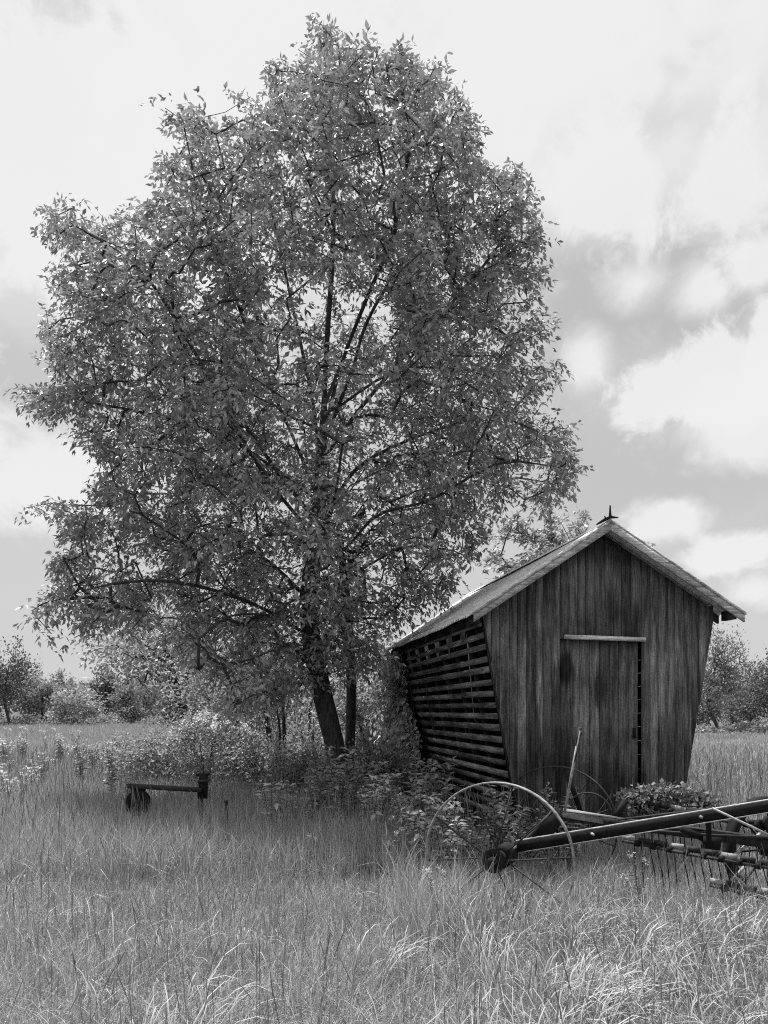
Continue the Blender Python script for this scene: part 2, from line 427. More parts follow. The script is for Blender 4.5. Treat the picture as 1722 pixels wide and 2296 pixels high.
for uu in (INS + .12, CW / 2, CW - INS - .22):
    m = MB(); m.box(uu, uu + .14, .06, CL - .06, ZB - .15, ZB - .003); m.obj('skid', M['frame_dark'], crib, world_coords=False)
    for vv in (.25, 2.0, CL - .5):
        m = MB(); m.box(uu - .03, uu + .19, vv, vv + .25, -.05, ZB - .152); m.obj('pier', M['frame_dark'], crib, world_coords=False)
m = MB(); m.box(1.25, 1.28, .08, CL - .08, ZB + .052, ZR - .12); m.obj('gap_blackout_panel', M['frame_dark'], crib, world_coords=False)  # added unseen panel that blocks the view through so slat gaps stay black
# roof
OVU, OVF, OVB = {-1: .23, 1: .21}, .24, .18
tan_r = {-1: slope, 1: slope_r}
ZRIDGE = ZR + .085
def roof_z(u): return ZRIDGE - tan_r[1 if u > CW / 2 else -1] * abs(u - CW / 2)
M['tin'] = metal_mat('roof_tin', .6, .42, .35)
def roof_sheet(side, v0, v1, drop, lift):
    nw = int((v1 - v0) / .07 * 8); vs = np.linspace(v0, v1, nw + 1)
    reach = CW / 2 + OVU[side] + drop
    ss = np.array([0.0, .4, .8, 1.0])
    V = []
    for layer in (0, 1):
        for s in ss:
            for v in vs:
                w = .014 * math.sin((v) / .07 * 2 * math.pi) + lift + (.006 * math.sin(v * 5 + s * 7)) * s - .0015 * layer - .03 * math.sin(math.pi * min(1, max(0, v / CL))) * (1 - .5 * s)
                du = s * reach; V.append((CW / 2 + side * du, v, ZRIDGE - tan_r[side] * du + w + .012))
    k = len(vs); n = len(ss); Fq = []
    for l in (0, 1):
        for i in range(n - 1):
            for j in range(k - 1):
                a = l * n * k + i * k + j; q = (a, a + 1, a + k + 1, a + k); Fq.append(q if l == 0 else q[::-1])
    for j in range(k - 1):
        a = (n - 1) * k + j; Fq.append((a, a + 1, a + 1 + n * k, a + n * k))
    return mesh_obj('roof_sheet', V, [np.array(Fq)], M['tin'], crib, smooth=False, world_coords=False)
for side in (-1, 1):
    v = -OVF
    for i in range(8):
        w = .67; v1 = min(v + w, CL + OVB)
        roof_sheet(side, v - (.035 if i else 0), v1, random.uniform(-.01, .035), .0025 * (i % 2))
        v = v1
        if v >= CL + OVB - .01: break
m = MB()
for s in (-1, 1):
    m.prism([(CW / 2, -OVF - .01, ZRIDGE + .03), (CW / 2 + s * .13, -OVF - .01, ZRIDGE + .03 - .13 * tan_r[s]), (CW / 2 + s * .13, -OVF - .01, ZRIDGE + .026 - .13 * tan_r[s]), (CW / 2, -OVF - .01, ZRIDGE + .026)],
            [(CW / 2, CL + OVB, ZRIDGE + .03), (CW / 2 + s * .13, CL + OVB, ZRIDGE + .03 - .13 * tan_r[s]), (CW / 2 + s * .13, CL + OVB, ZRIDGE + .026 - .13 * tan_r[s]), (CW / 2, CL + OVB, ZRIDGE + .026)])
m.obj('ridge_cap', M['tin'], crib, world_coords=False)
# barge boards on the front edge, two layers each side
def barge(side, hgt, v0, v1, dz, end, mat, name='barge_board'):
    m = MB(); q = []
    for du, e in ((0.0, 0), (end, 1)):
        u = CW / 2 + side * du; z = ZRIDGE - tan_r[side] * du + dz
        q.append([(u, v0, z), (u, v1, z), (u, v1, z - hgt), (u, v0, z - hgt)])
    m.prism(q[0], q[1]); m.obj(name, mat, crib, world_coords=False)
M['barge'] = wood_mat('barge_wood', .62, 0, dark=.6, streak=.9)
barge(-1, .11, -OVF - .022, -OVF + .004, .012, CW / 2 + OVU[-1] - .06, M['barge'])
barge(1, .11, -OVF - .022, -OVF + .004, .012, CW / 2 + OVU[1] + .02, M['barge'])
barge(-1, .03, -OVF - .036, -OVF - .024, .018, CW / 2 + OVU[-1] - .04, M['barge'], 'edge_strip')
barge(1, .03, -OVF - .036, -OVF - .024, .018, CW / 2 + OVU[1] + .03, M['barge'], 'edge_strip')
# rafters with tails, purlins, lookout blocks
for v in np.arange(.08, CL, .655):
    for side in (-1, 1):
        m = MB(); q = []
        for du in (.02, CW / 2 + OVU[side] - .08):
            u = CW / 2 + side * du; z = ZRIDGE - tan_r[side] * du - .05
            q.append([(u, v, z), (u, v + .04, z), (u, v + .04, z - .09), (u, v, z - .09)])
        m.prism(q[0], q[1]); m.obj('rafter', M['frame_dark'], crib, world_coords=False)
for side in (-1, 1):
    u = CW / 2 + side * (CW / 2 + OVU[side] * .55); z = roof_z(u) - .012
    m = MB(); m.box(u - .03, u + .03, -OVF + .006, -.03, z - .12, z - .012); m.obj('lookout_block', M['frame_dark'], crib, world_coords=False)
# broken finial on the ridge: splintered upright, two crossing stubs
ap = np.array([CW / 2, -OVF + .03, ZRIDGE + .02])
m = MB()
m.tube([ap + (0, 0, -.01), ap + (.012, 0, .05), ap + (.016, .01, .10), ap + (.012, 0, .165)], [.02, .016, .011, .008], 6)
m.tube([ap + (-.14, .02, -.05), ap + (-.06, .0, .0), ap + (.02, 0, .035), ap + (.1, -.02, .028)], [.008, .018, .017, .006], 6)
m.tube([ap + (.01, 0, .03), ap + (.05, .03, .06)], [.012, .004], 5)
m.tube([ap + (-.03, 0, .0), ap + (-.055, .0, .045)], [.014, .006], 5)
m.obj('finial', M['black_steel'], crib, world_coords=False)

# ------------------------------------------------------------------ plants: skeleton growth and leaves
def in_poly(px, py, poly):
    inside = np.zeros(len(px), bool); n = len(poly)
    for i in range(n):
        x0, y0 = poly[i]; x1, y1 = poly[(i + 1) % n]
        if y0 == y1: continue
        c = ((y0 > py) != (y1 > py)) & (px < (x1 - x0) * (py - y0) / (y1 - y0) + x0)
        inside ^= c
    return inside
def edge_dist(px, py, poly):
    d = np.full(len(px), 1e9); n = len(poly)
    for i in range(n):
        a = np.array(poly[i], float); b_ = np.array(poly[(i + 1) % n], float); ab = b_ - a
        t = np.clip(((px - a[0]) * ab[0] + (py - a[1]) * ab[1]) / (ab @ ab + 1e-9), 0, 1)
        d = np.minimum(d, np.hypot(px - a[0] - t * ab[0], py - a[1] - t * ab[1]))
    return d
def bez(p0, p1, p2, n):
    t = np.linspace(0, 1, n + 1)[1:, None]
    return (1 - t) ** 2 * p0 + 2 * t * (1 - t) * p1 + t * t * p2
def grow(chains, targets, step=.28, upb=1.0, seed=1, wob=.05):
    """chains: hand-drawn trunk and limbs (polylines, each rooted at the nearest node of those before it). Returns nodes, parents, tip node ids, chain id"""
    g = np.random.default_rng(seed)
    cap = 400 + sum(len(c) for c in chains) * 30 + len(targets) * 30
    Pn = np.zeros((cap, 3)); par = np.full(cap, -1); cid = np.full(cap, -1); n = 0
    for ci, ch in enumerate(chains):
        ch = np.asarray(ch, float)
        # resample
        seg = np.linalg.norm(np.diff(ch, axis=0), axis=1); L = np.concatenate([[0], np.cumsum(seg)]); m_ = max(2, int(L[-1] / step) + 1)
        # smooth by Catmull-Rom
        ext = np.vstack([2 * ch[0] - ch[1], ch, 2 * ch[-1] - ch[-2]])
        s = np.linspace(0, len(ch) - 1 - 1e-6, m_); i = s.astype(int); f = (s - i)[:, None]
        a, b_, c, d = ext[i], ext[i + 1], ext[i + 2], ext[i + 3]
        pts = .5 * ((2 * b_) + (-a + c) * f + (2 * a - 5 * b_ + 4 * c - d) * f * f + (-a + 3 * b_ - 3 * c + d) * f ** 3)
        if n == 0: prev = -1
        else:
            prev = int(np.argmin(np.linalg.norm(Pn[:n] - pts[0], axis=1))); pts = pts[1:]
        for p in pts:
            Pn[n] = p; par[n] = prev; cid[n] = ci; prev = n; n += 1
    n0 = n
    T = np.asarray(targets); dmin = np.array([np.min(np.linalg.norm(Pn[:n0] - t, axis=1)) for t in T])
    order = np.argsort(dmin); tips = []
    for ti in order:
        t = T[ti]; dv = t - Pn[:n]; d = np.linalg.norm(dv, axis=1)
        cost = d + upb * np.maximum(0, -dv[:, 2] + .2 * d)
        k = int(np.argmin(cost)); p0 = Pn[k]; dist = d[k]
        if dist < .03: tips.append(k); continue
        pd = p0 - Pn[par[k]] if par[k] >= 0 else np.array([0, 0, 1.]); pd = pd / (np.linalg.norm(pd) + 1e-9)
        mid = p0 + dist * .5 * unit(unit(t - p0) + .45 * pd + np.array([0, 0, .12]))
        m_ = max(1, int(dist / step)); pts = bez(p0, mid, t, m_)
        pts[:-1] += g.normal(0, wob * min(1, dist), (m_ - 1, 3)) if m_ > 1 else 0
        prev = k
        for p in pts: Pn[n] = p; par[n] = prev; prev = n; n += 1
        tips.append(n - 1)
    return Pn[:n], par[:n], np.array(tips), cid[:n]
def radii(par, tips, r0, rbase):
    n = len(par); cnt = np.zeros(n)
    np.add.at(cnt, tips, 1)
    for i in range(n - 1, 0, -1):
        if par[i] >= 0: cnt[par[i]] += cnt[i]
    cnt = np.maximum(cnt, 1)
    e = math.log(cnt[0] + 1) / math.log(rbase / r0)
    return r0 * cnt ** (1 / e), cnt
def wood_meshes(Pn, par, rad, cid, name_mats, parent, flare=None, kmin=4):
    """one mesh per hand-drawn chain (trunk, limb, ...) and one joined mesh of twigs"""
    n = len(Pn); kids = [[] for _ in range(n)]
    for i in range(n):
        if par[i] >= 0: kids[par[i]].append(i)
    nxt = np.full(n, -1)
    for i in range(n):
        same = [k for k in kids[i] if cid[k] == cid[i] and cid[i] >= 0]
        if same: nxt[i] = same[0]
        elif cid[i] < 0 and kids[i]: nxt[i] = max(kids[i], key=lambda k: rad[k])
    starts = [i for i in range(n) if par[i] < 0 or nxt[par[i]] != i]
    tw_V, tw_F, off = [], [], 0
    res = []
    for s in starts:
        ch = [s]
        while nxt[ch[-1]] >= 0: ch.append(nxt[ch[-1]])
        pts = Pn[ch]; rr = rad[ch].copy()
        if par[s] >= 0: pts = np.vstack([Pn[par[s]], pts]); rr = np.concatenate([[min(rr[0] * 1.15, rad[par[s]])], rr])
        if len(pts) < 2: continue
        if cid[s] >= 0:
            if cid[s] == 0 and flare:
                h = pts[:, 2] - pts[0, 2]; rr = rr * (1 + flare * np.exp(-h / .25))
            k = 12 if cid[s] == 0 else 8
            V, Fq = tube_arr(pts, rr, k)
            g = np.random.default_rng(s + 5); V = V + g.normal(0, 1, V.shape) * np.repeat(rr, k)[:, None] * .06
            res.append(mesh_obj(name_mats[0][0] if cid[s] == 0 else name_mats[0][1], V, [Fq], name_mats[1], parent, smooth=True))
        else:
            k = 5 if rr[0] > .02 else kmin
            V, Fq = tube_arr(pts, rr, k); tw_V.append(V); tw_F.append(Fq + off); off += len(V)
    if tw_V: tag(mesh_obj('twigs', np.concatenate(tw_V), [np.concatenate(tw_F)], name_mats[1], parent, smooth=True), kind='stuff')
    return res
def kites(base, direc, nrm, length, width, tone, fold=.25, droop=.0):
    """folded leaf blades: base, left, tip, right"""
    d = unit(direc); s = unit(np.cross(d, nrm)); nn = np.cross(s, d)
    L = length[:, None]; W = width[:, None]
    b = base; t = base + d * L - nn * 0 + np.array([0, 0, -1.]) * droop * L
    m = base + d * L * .45
    l = m - s * W / 2 + nn * W * fold; r = m + s * W / 2 + nn * W * fold
    V = np.stack([b, l, t, r], 1).reshape(-1, 3); i = np.arange(len(base))[:, None] * 4
    Fq = np.concatenate([i + np.array([[0, 1, 2]]), i + np.array([[0, 2, 3]])], 0)
    return V, Fq, np.repeat(tone, 4)
def compound_leaves(pos, out, g, rachis=.2, leaflet=.11, pairs=3, wr=.38, droop=.5):
    """feathered leaves: a drooping rachis with paired leaflets and one at the end"""
    N = len(pos); up = np.array([0, 0, 1.])
    a = unit(out + g.normal(0, .55, (N, 3)) + np.array([0, 0, .05])); s = unit(np.cross(a, up) + g.normal(0, .15, (N, 3)))
    L = rachis * g.uniform(.65, 1.25, N); tl = g.uniform(0, 1, N)
    Vs, Fs, Ts, off = [], [], [], 0
    for k in range(pairs * 2 + 1):
        last = k == pairs * 2
        f = 1.0 if last else .3 + .6 * (k // 2) / max(1, pairs - 1)
        sg = 0 if last else (1 if k % 2 else -1)
        b = pos + a * (L * f)[:, None] - up * (L * f * f * droop)[:, None] + g.normal(0, .012, (N, 3))
        d = a * (.55 if not last else 1) + s * sg * .85 - up * (droop * g.uniform(.4, 1.5, N))[:, None] + g.normal(0, .28, (N, 3))
        nr = up + g.normal(0, .45, (N, 3)) + s * sg * .3
        ln = leaflet * g.uniform(.65, 1.2, N)
        V, Fq, T = kites(b, d, nr, ln, ln * wr * g.uniform(.8, 1.25, N), np.clip(tl * .6 + .4 * g.uniform(0, 1, N), 0, 1), .18)
        Vs.append(V); Fs.append(Fq + off); Ts.append(T); off += len(V)
    return np.concatenate(Vs), np.concatenate(Fs), np.concatenate(Ts)
def simple_leaves(pos, out, g, ln=.07, wr=.6, spread=.7, droop=.15, up_n=.6):
    N = len(pos); up = np.array([0, 0, 1.])
    d = unit(out) * .8 + g.normal(0, spread, (N, 3)) - up * droop
    nr = up * up_n + g.normal(0, .6, (N, 3))
    l = ln * g.uniform(.6, 1.3, N)
    return kites(pos, d, nr, l, l * wr * g.uniform(.75, 1.2, N), g.uniform(0, 1, N), .15)

# ------------------------------------------------------------------ the big tree
TY = 11.6
OUT = [(700,52),(730,95),(790,112),(850,95),(885,108),(905,150),(955,140),(965,200),(1005,215),(1030,270),(1045,340),(1085,390),(1120,370),(1155,430),(1170,500),(1180,590),(1165,640),(1120,690),(1195,665),(1192,705),(1120,770),(1200,800),(1170,830),(1130,885),(1220,900),(1225,960),(1255,1000),(1235,1060),(1180,1090),(1090,1075),(1040,1130),(1010,1240),(985,1270),(920,1310),(870,1340),(840,1400),(800,1445),(700,1470),(560,1500),(530,1540),(470,1450),(420,1400),(330,1335),(250,1335),(150,1392),(165,1335),(68,1312),(120,1260),(110,1200),(170,1150),(100,1092),(200,1045),(215,985),(150,935),(120,885),(36,852),(130,805),(80,702),(160,690),(185,650),(108,612),(150,570),(95,460),(150,443),(240,490),(300,430),(395,408),(345,362),(362,345),(410,385),(420,330),(373,235),(400,218),(460,270),(520,258),(540,200),(580,190),(592,120),(622,125),(650,170),(675,150),(685,60)]
def big_tree():
    root = empty('shade_tree', tuple(D(738, 1735, TY)[:2]) + (0,), 0, 'tall leafy tree with a dark leaning trunk and drooping leaflets beside the corn crib', 'tree')
    T = lambda pts, dy=0: [tuple(D(x, y, TY + (dy if np.isscalar(dy) else dy[i]))) for i, (x, y) in enumerate(pts)]
    b0 = D(738, 1735, TY)
    chains = [
        [(b0[0], TY, -.1)] + T([(736, 1700), (722, 1610), (697, 1500), (675, 1400), (668, 1290), (684, 1150), (694, 1010), (700, 880), (706, 740), (716, 600), (720, 480), (718, 330), (712, 180), (703, 80)], [0, 0, 0, 0, 0, 0, 0, .1, .2, .2, .1, .1, 0, 0]),
        T([(690, 1090), (640, 960), (560, 780), (500, 620), (440, 470), (395, 260)], [0, -.2, -.5, -.9, -1.1, -1.2]),
        T([(694, 1010), (672, 850), (640, 700), (610, 560), (580, 420), (560, 260)], [0, .3, .7, 1.0, 1.2, 1.2]),
        T([(686, 1130), (600, 1020), (480, 850), (370, 740), (250, 680), (130, 690)], [0, .4, .9, 1.2, 1.3, 1.2]),
        T([(680, 1160), (560, 1010), (420, 760), (300, 580), (150, 480)], [0, -.6, -1.3, -1.7, -1.6]),
        T([(700, 930), (740, 780), (790, 650), (850, 500), (880, 330), (865, 150)], [0, -.2, -.6, -1, -1, -.8]),
        T([(700, 960), (760, 800), (800, 680), (900, 520), (990, 380), (1000, 260)], [0, .3, .7, 1.1, 1.4, 1.3]),
        T([(694, 1000), (780, 880), (900, 740), (1040, 580), (1130, 450)], [0, -.3, -.7, -.8, -.7]),
        T([(680, 1190), (735, 1060), (800, 990), (940, 930), (1080, 900), (1190, 960)], [0, .5, .9, 1.0, .8, .6]),
        T([(672, 1260), (760, 1170), (820, 1110), (930, 1080), (1080, 1000), (1210, 1010)], [0, -.5, -.9, -1.2, -1.3, -1]),
        T([(670, 1300), (790, 1225), (880, 1180), (980, 1190)], [0, -.3, -.6, -1.0]),
        T([(672, 1300), (560, 1200), (420, 1150), (280, 1100), (150, 1090)], [0, .6, 1.1, 1.2, 1.0]),
        T([(676, 1380), (560, 1310), (400, 1260), (250, 1260), (110, 1300)], [0, -.7, -1.5, -1.8, -1.7]),
        T([(674, 1340), (600, 1330), (500, 1330), (430, 1380)], [0, -.9, -2.0, -2.6]),
        T([(672, 1240), (690, 1180), (720, 1090), (740, 960)], [0, -1.0, -2.0, -2.6]),
        T([(676, 1170), (690, 1080), (700, 960), (760, 800)], [0, 1.2, 2.2, 2.8]),
        T([(690, 1080), (480, 940), (300, 890), (80, 850)], [0, -.5, -.9, -.8]),
        T([(700, 900), (860, 800), (1010, 800), (1160, 810)], [0, .6, 1.0, .8]),
    ]
    g = np.random.default_rng(11)
    # bough centres in the crown's volume
    xs = g.uniform(30, 1260, 14000); ys = g.uniform(50, 1540, 14000)
    ins = in_poly(xs, ys, OUT); xs, ys = xs[ins], ys[ins]
    ed = edge_dist(xs, ys, OUT) * 1.038 / F * TY
    Rc = 3.4; e = np.minimum(ed, Rc); hd = np.sqrt(np.maximum(e * (2 * Rc - e), 0)) * .8
    hd *= np.where(ys > 1250, .75, 1.0)
    u = g.uniform(-1, 1, len(xs)); yy = np.sign(u) * np.abs(u) ** .6 * hd
    cand = np.stack([(xs * 1.038 - CX) / F * TY, TY + yy, EYE + (HY - ys * 1.038) / F * TY], 1)
    # keep the inner stem zone more open, drop low ones that would hit the crib
    keep = np.ones(len(cand), bool)
    inner = (np.abs(xs - 720) < 150) & (np.abs(yy) < 2.1) & (ys > 480) & (ys < 1250); keep &= ~(inner & (g.uniform(0, 1, len(xs)) < .9))
    low = (ys > 1330) & (np.abs(xs - 700) < 140) & (g.uniform(0, 1, len(xs)) < .3); keep &= ~low
    qx = (cand[:, 0] / cand[:, 1] * F + CX) / 1.038; qy = (HY - (cand[:, 2] - EYE) / cand[:, 1] * F) / 1.038
    keep &= in_poly(qx, qy, OUT)
    cand = cand[keep]
    sel = []
    for c in cand:                                        # spaced boughs
        if all(((c - s) ** 2).sum() > .47 ** 2 for s in sel): sel.append(c)
        if len(sel) > 760: break
    extra = [(355, 356, 0), (1185, 682, 0), (60, 850, -.6), (85, 1308, -1.6), (160, 1378, -1.6), (120, 1085, 1), (1235, 1010, -.8), (395, 232, -1.2), (108, 462, -1.5), (702, 85, 0), (606, 150, .3), (955, 150, -.2), (1122, 380, -.5), (1215, 925, .4), (120, 615, .8), (95, 705, .9), (520, 1510, -2.2), (450, 1420, -2.2), (865, 150, -.4), (470, 1440, -2.0), (500, 1480, -2.3), (530, 1505, -2.2), (430, 1400, -1.8), (560, 1450, -1.6), (610, 1420, -1.2), (380, 1360, -1.9), (300, 1320, -1.6), (230, 1320, -1.5), (200, 1345, -1.6), (720, 1400, -.8), (690, 1300, -1.1), (730, 1330, -1.2), (660, 1440, -.7), (700, 1240, -1.3), (760, 1290, -1.0), (810, 1350, -.9), (790, 1400, -.5), (1195, 800, .5)]
    sel += [D(x, y, TY + dy) for x, y, dy in extra]
    sel = np.array(sel)
    targets = [sel]
    for k in range(4):
        t = sel + g.normal(0, 1, sel.shape) * np.array([.21, .21, .11]); targets.append(t)
    T_ = np.concatenate(targets)
    dx = (T_[:, 0] / T_[:, 1] * F + CX) / 1.038; dyp = (HY - (T_[:, 2] - EYE) / T_[:, 1] * F) / 1.038
    ax = (T_[:, 0] / TY * F + CX) / 1.038; ay = (HY - (T_[:, 2] - EYE) / TY * F) / 1.038
    ok = in_poly(dx, dyp, OUT); ok[-len(extra):] = True; ok[:len(sel)] = True
    T_ = T_[ok]
    Pn, par, tips, cid = grow(chains, T_, .3, .9, 3, .035)
    rad, cnt = radii(par, tips, .005, .148)
    rad = np.where((cid > 0), rad * .58, rad)
    wood_meshes(Pn, par, rad, cid, (('trunk', 'limb'), M['bark']), root, flare=.35)
    # leaves on every twig end and along the outer twigs
    tp = Pn[tips]; td = unit(tp - Pn[np.maximum(par[tips], 0)])
    ctr = np.array([-.9, TY, 6.0]); 
    outw = unit(tp - ctr)
    pos, out = [], []
    for k in range(8):
        back = g.uniform(0, .28, len(tp))[:, None]
        pos.append(tp - td * back + g.normal(0, .06, tp.shape)); out.append(td * .7 + outw * .5 + g.normal(0, .6, tp.shape) + np.array([0, 0, -.05]))
    pos = np.concatenate(pos); out = unit(np.concatenate(out))
    V, Fq, Tn = compound_leaves(pos, out, g, .175, .098, 2, .40, .6)
    tag(mesh_obj('foliage', V, [Fq], M['leaf'], root, Tn), kind='stuff')
    print('big tree', len(T_), 'twigs', len(Fq), 'leaf tris')
big_tree()

# ------------------------------------------------------------------ smaller trees and bushes
def ell_targets(g, n, c, r, shell=.55, lump=6, lump_r=.45):
    """clumped points in an ellipsoid"""
    q = unit(g.normal(0, 1, (lump, 3))) * (g.uniform(shell ** 3, 1, (lump, 1)) ** (1 / 3)) * (1 - lump_r * .6)
    k = g.integers(0, lump, n)
    p = q[k] + g.normal(0, 1, (n, 3)) * lump_r * .5
    p = p / np.maximum(1, np.linalg.norm(p, axis=1, keepdims=True))
    return np.array(c) + p * np.array(r)
def make_tree(name, loc, h, crown_c, crown_r, ntips, nleaf, leaf_len, mat, label, cat='tree', group=None, seed=1, trunk_r=.08, stems=1, lump=14, kind='simple', lean=(0, 0), shell=.5, bark=None, lump_r=.45, names=('trunk', 'limb'), fol='crown', wr=.6, up_n=.6):
    g = np.random.default_rng(seed)
    root = empty(name, (loc[0], loc[1], 0), 0, label, cat, group)
    base = np.array([loc[0], loc[1], -.05]); cc = base + np.array(crown_c) + np.array([0, 0, .05])
    tg = ell_targets(g, ntips, cc, crown_r, shell, lump, lump_r); tg[:, 2] = np.maximum(tg[:, 2], .12)
    chains = []
    for s in range(stems):
        a = g.uniform(0, 6.28); off = np.array([math.cos(a), math.sin(a), 0])
        spread = 0 if stems == 1 else g.uniform(.25, .7)
        end = cc + np.array([off[0] * crown_r[0] * spread, off[1] * crown_r[1] * spread, crown_r[2] * g.uniform(.1, .7)])
        st = base + off * (0 if stems == 1 else .12)
        md = st * .5 + end * .5 + g.normal(0, .05 * h, 3) * np.array([1, 1, .2]) + np.array([lean[0], lean[1], 0])
        if s == 0: chains.append([st, st * .75 + md * .25 + g.normal(0, .02 * h, 3) * np.array([1, 1, 0]), md, end])
        else: chains.append([base + np.array([0, 0, .02]), st * .7 + md * .3, md, end])
    Pn, par, tips, cid = grow(chains, tg, max(.15, h * .06), .7, seed, .04)
    rad, cnt = radii(par, tips, trunk_r * .07, trunk_r)
    wood_meshes(Pn, par, rad, cid, (names, bark or M['bark_far']), root, flare=.25 if stems == 1 else None, kmin=3)
    tp = Pn[tips]; per = max(1, nleaf // len(tp))
    r = np.array(crown_r) * .07 + .02
    pos = np.repeat(tp, per, 0) + g.normal(0, 1, (len(tp) * per, 3)) * (r * 1.6 if kind != 'compound' else .07)
    pos[:, 2] = np.maximum(pos[:, 2], .05)
    out = unit(pos - cc) + np.array([0, 0, .1])
    if kind == 'compound': V, Fq, T = compound_leaves(pos, out, g, leaf_len * 1.7, leaf_len, 2, .42, .5)
    else: V, Fq, T = simple_leaves(pos, out, g, leaf_len, wr, .7, .15, up_n)
    tag(mesh_obj(fol, V, [Fq], mat, root, T), kind='stuff')
    return root
def GX(px, Y): return (px - CX) / F * Y

# second stem close behind the big trunk
make_tree('slender_tree', (GX(766, 12.9), 12.9), 5, (-.05, 0, 4.3), (1.3, 1.2, 1.7), 150, 700, .115, M['leaf'], 'straight dark trunk standing right behind the leaning trunk of the tall tree', seed=21, trunk_r=.085, kind='compound', bark=M['bark'])
# tree behind the crib whose crown shows over its roof
make_tree('leafy_tree', (GX(1290, 17.5), 17.5), 6, (-.1, 0, 4.55), (2.15, 1.6, 1.6), 300, 4500, .12, M['leaf'], 'leafy tree showing above the crib roof on both sides of its peak', seed=23, trunk_r=.13, kind='compound', bark=M['bark'])
# small open tree left of the big one
make_tree('spreading_tree', (GX(408, 22), 22), 5, (.2, 0, 3.5), (2.7, 1.9, 1.6), 330, 9000, .13, M['leaf_pale'], 'small open-crowned tree with pale leaves behind the flowering bush', seed=31, trunk_r=.13, stems=3, lump=18, bark=M['bark'])
# sapling stems and thicket behind the trunk
make_tree('sapling', (GX(640, 15), 15), 3.4, (-.35, 0, 2.5), (1.0, .9, .9), 120, 2600, .1, M['leaf_bush'], 'crooked multi-stemmed sapling left of the leaning trunk', 'sapling', seed=41, trunk_r=.06, stems=4, bark=M['bark'])
for i, (px, Y, h, rx, lab) in enumerate([(560, 18, 3.7, 1.9, 'dense rounded shrub filling the gap behind the crooked sapling'), (850, 16.5, 3.3, 1.5, 'tall shrub between the straight trunk and the vine-covered crib corner'), (700, 24, 4.4, 2.4, 'broad bushy tree far behind the two dark trunks')]):
    make_tree('tall_shrub', (GX(px, Y), Y), h, (0, 0, h * .52), (rx, rx * .8, h * .48), 170, 7000, .1, M['leaf_bush'], lab, 'shrub', seed=50 + i, trunk_r=.07, stems=4, lump=14, names=('stem', 'stem'), fol='foliage')
# low bushes along the tree's foot
bush_specs = [(470, 13.6, 1.55, 1.05, 'round bush topped with clusters of white blossom'), (600, 13.2, 1.25, .9, 'low leafy bush left of the leaning trunk'), (365, 14.5, 1.2, .8, 'small bush at the open end of the thicket'), (690, 12.6, 1.0, .6, 'leafy bush crowding the foot of the leaning trunk'), (840, 11.4, 1.15, .6, 'bush growing between the trunk and the crib'), (300, 16.5, 1.0, .7, 'low bush out in the meadow beyond the old implement'), (560, 15.5, 2.1, 1.2, 'dark bush behind the blossoming one')]
for i, (px, Y, h, rx, lab) in enumerate(bush_specs):
    rt = make_tree('bush', (GX(px, Y), Y), h, (0, 0, h * .5), (rx, rx * .8, h * .5), 190, 6500, .065, M['leaf_bush'], lab, 'bush', seed=70 + i, trunk_r=.03, stems=6, lump=22, names=('stem', 'stem'), fol='foliage', lump_r=.4)
    if i == 0:
        g = np.random.default_rng(5); c = np.array([GX(px, Y), Y, 0])
        heads = [(-.35, -.3, 1.33), (-.1, -.35, 1.42), (.12, -.35, 1.48), (.25, -.4, 1.38), (.4, -.3, 1.36), (.6, -.25, 1.3), (-.5, -.35, 1.2), (.0, -.45, 1.5), (.75, -.2, 1.28), (.18, -.5, 1.28)]
        for hx in heads:
            pc = c + np.array(hx); n = 60; p = pc + g.normal(0, .05, (n, 3)); V, Fq, T = simple_leaves(p, p - pc, g, .04, .9, .6, -.1)
            tag(mesh_obj('blossom_cluster', V, [Fq], M['petal'], rt, T), kind='stuff')
# far hedgerow trees on the left
hedge = [(20, 70, 7.9, 2.6, 'tall dark tree at the hedgerow end standing above its neighbours'), (95, 74, 4.6, 1.9, None), (165, 72, 3.9, 2.6, None), (140, 84, 5.6, 1.5, None), (235, 82, 5.9, 1.7, None), (290, 74, 4.0, 2.0, None), (320, 79, 4.9, 1.8, None), (385, 72, 3.6, 2.0, None), (450, 74, 3.9, 2.2, None), (520, 72, 4.2, 2.4, None), (-60, 70, 6.2, 2.8, None), (600, 76, 4.8, 2.6, None), (-140, 74, 5.0, 2.5, None)]
for i, (px, Y, h, rx, lab) in enumerate(hedge):
    make_tree('hedgerow_tree', (GX(px, Y), Y), h, (0, 0, h * .53), (rx, rx * .8, h * .47), 110, 3600, .26, [M['leaf_dark'], M['leaf_far'], M['leaf_pale'], M['leaf_bush'], M['leaf_dark'], M['leaf_far'], M['leaf_pale']][i % 7], lab or 'bushy hedgerow tree along the far left edge of the meadow', 'tree', None if lab else 'hedgerow trees on the left', seed=100 + i, trunk_r=.12, lump=11, lump_r=.5)
back = [(235, 118, 6.6, 2.8), (150, 122, 5.8, 2.6), (70, 125, 6.4, 3.2), (320, 120, 6.0, 2.8), (400, 126, 5.4, 3.0), (290, 135, 6.2, 3.2), (480, 124, 6.2, 3.4), (20, 130, 6.8, 3.4), (190, 140, 6.6, 3.5)]
for i, (px, Y, h, rx) in enumerate(back):
    make_tree('distant_tree', (GX(px, Y), Y), h, (0, 0, h * .64), (rx, rx * .8, h * .36), 70, 2200, .36, M['leaf_far'], 'round-crowned tree rising behind the far hedgerow', 'tree', 'trees behind the hedgerow', seed=130 + i, trunk_r=.13, lump=8, lump_r=.55)
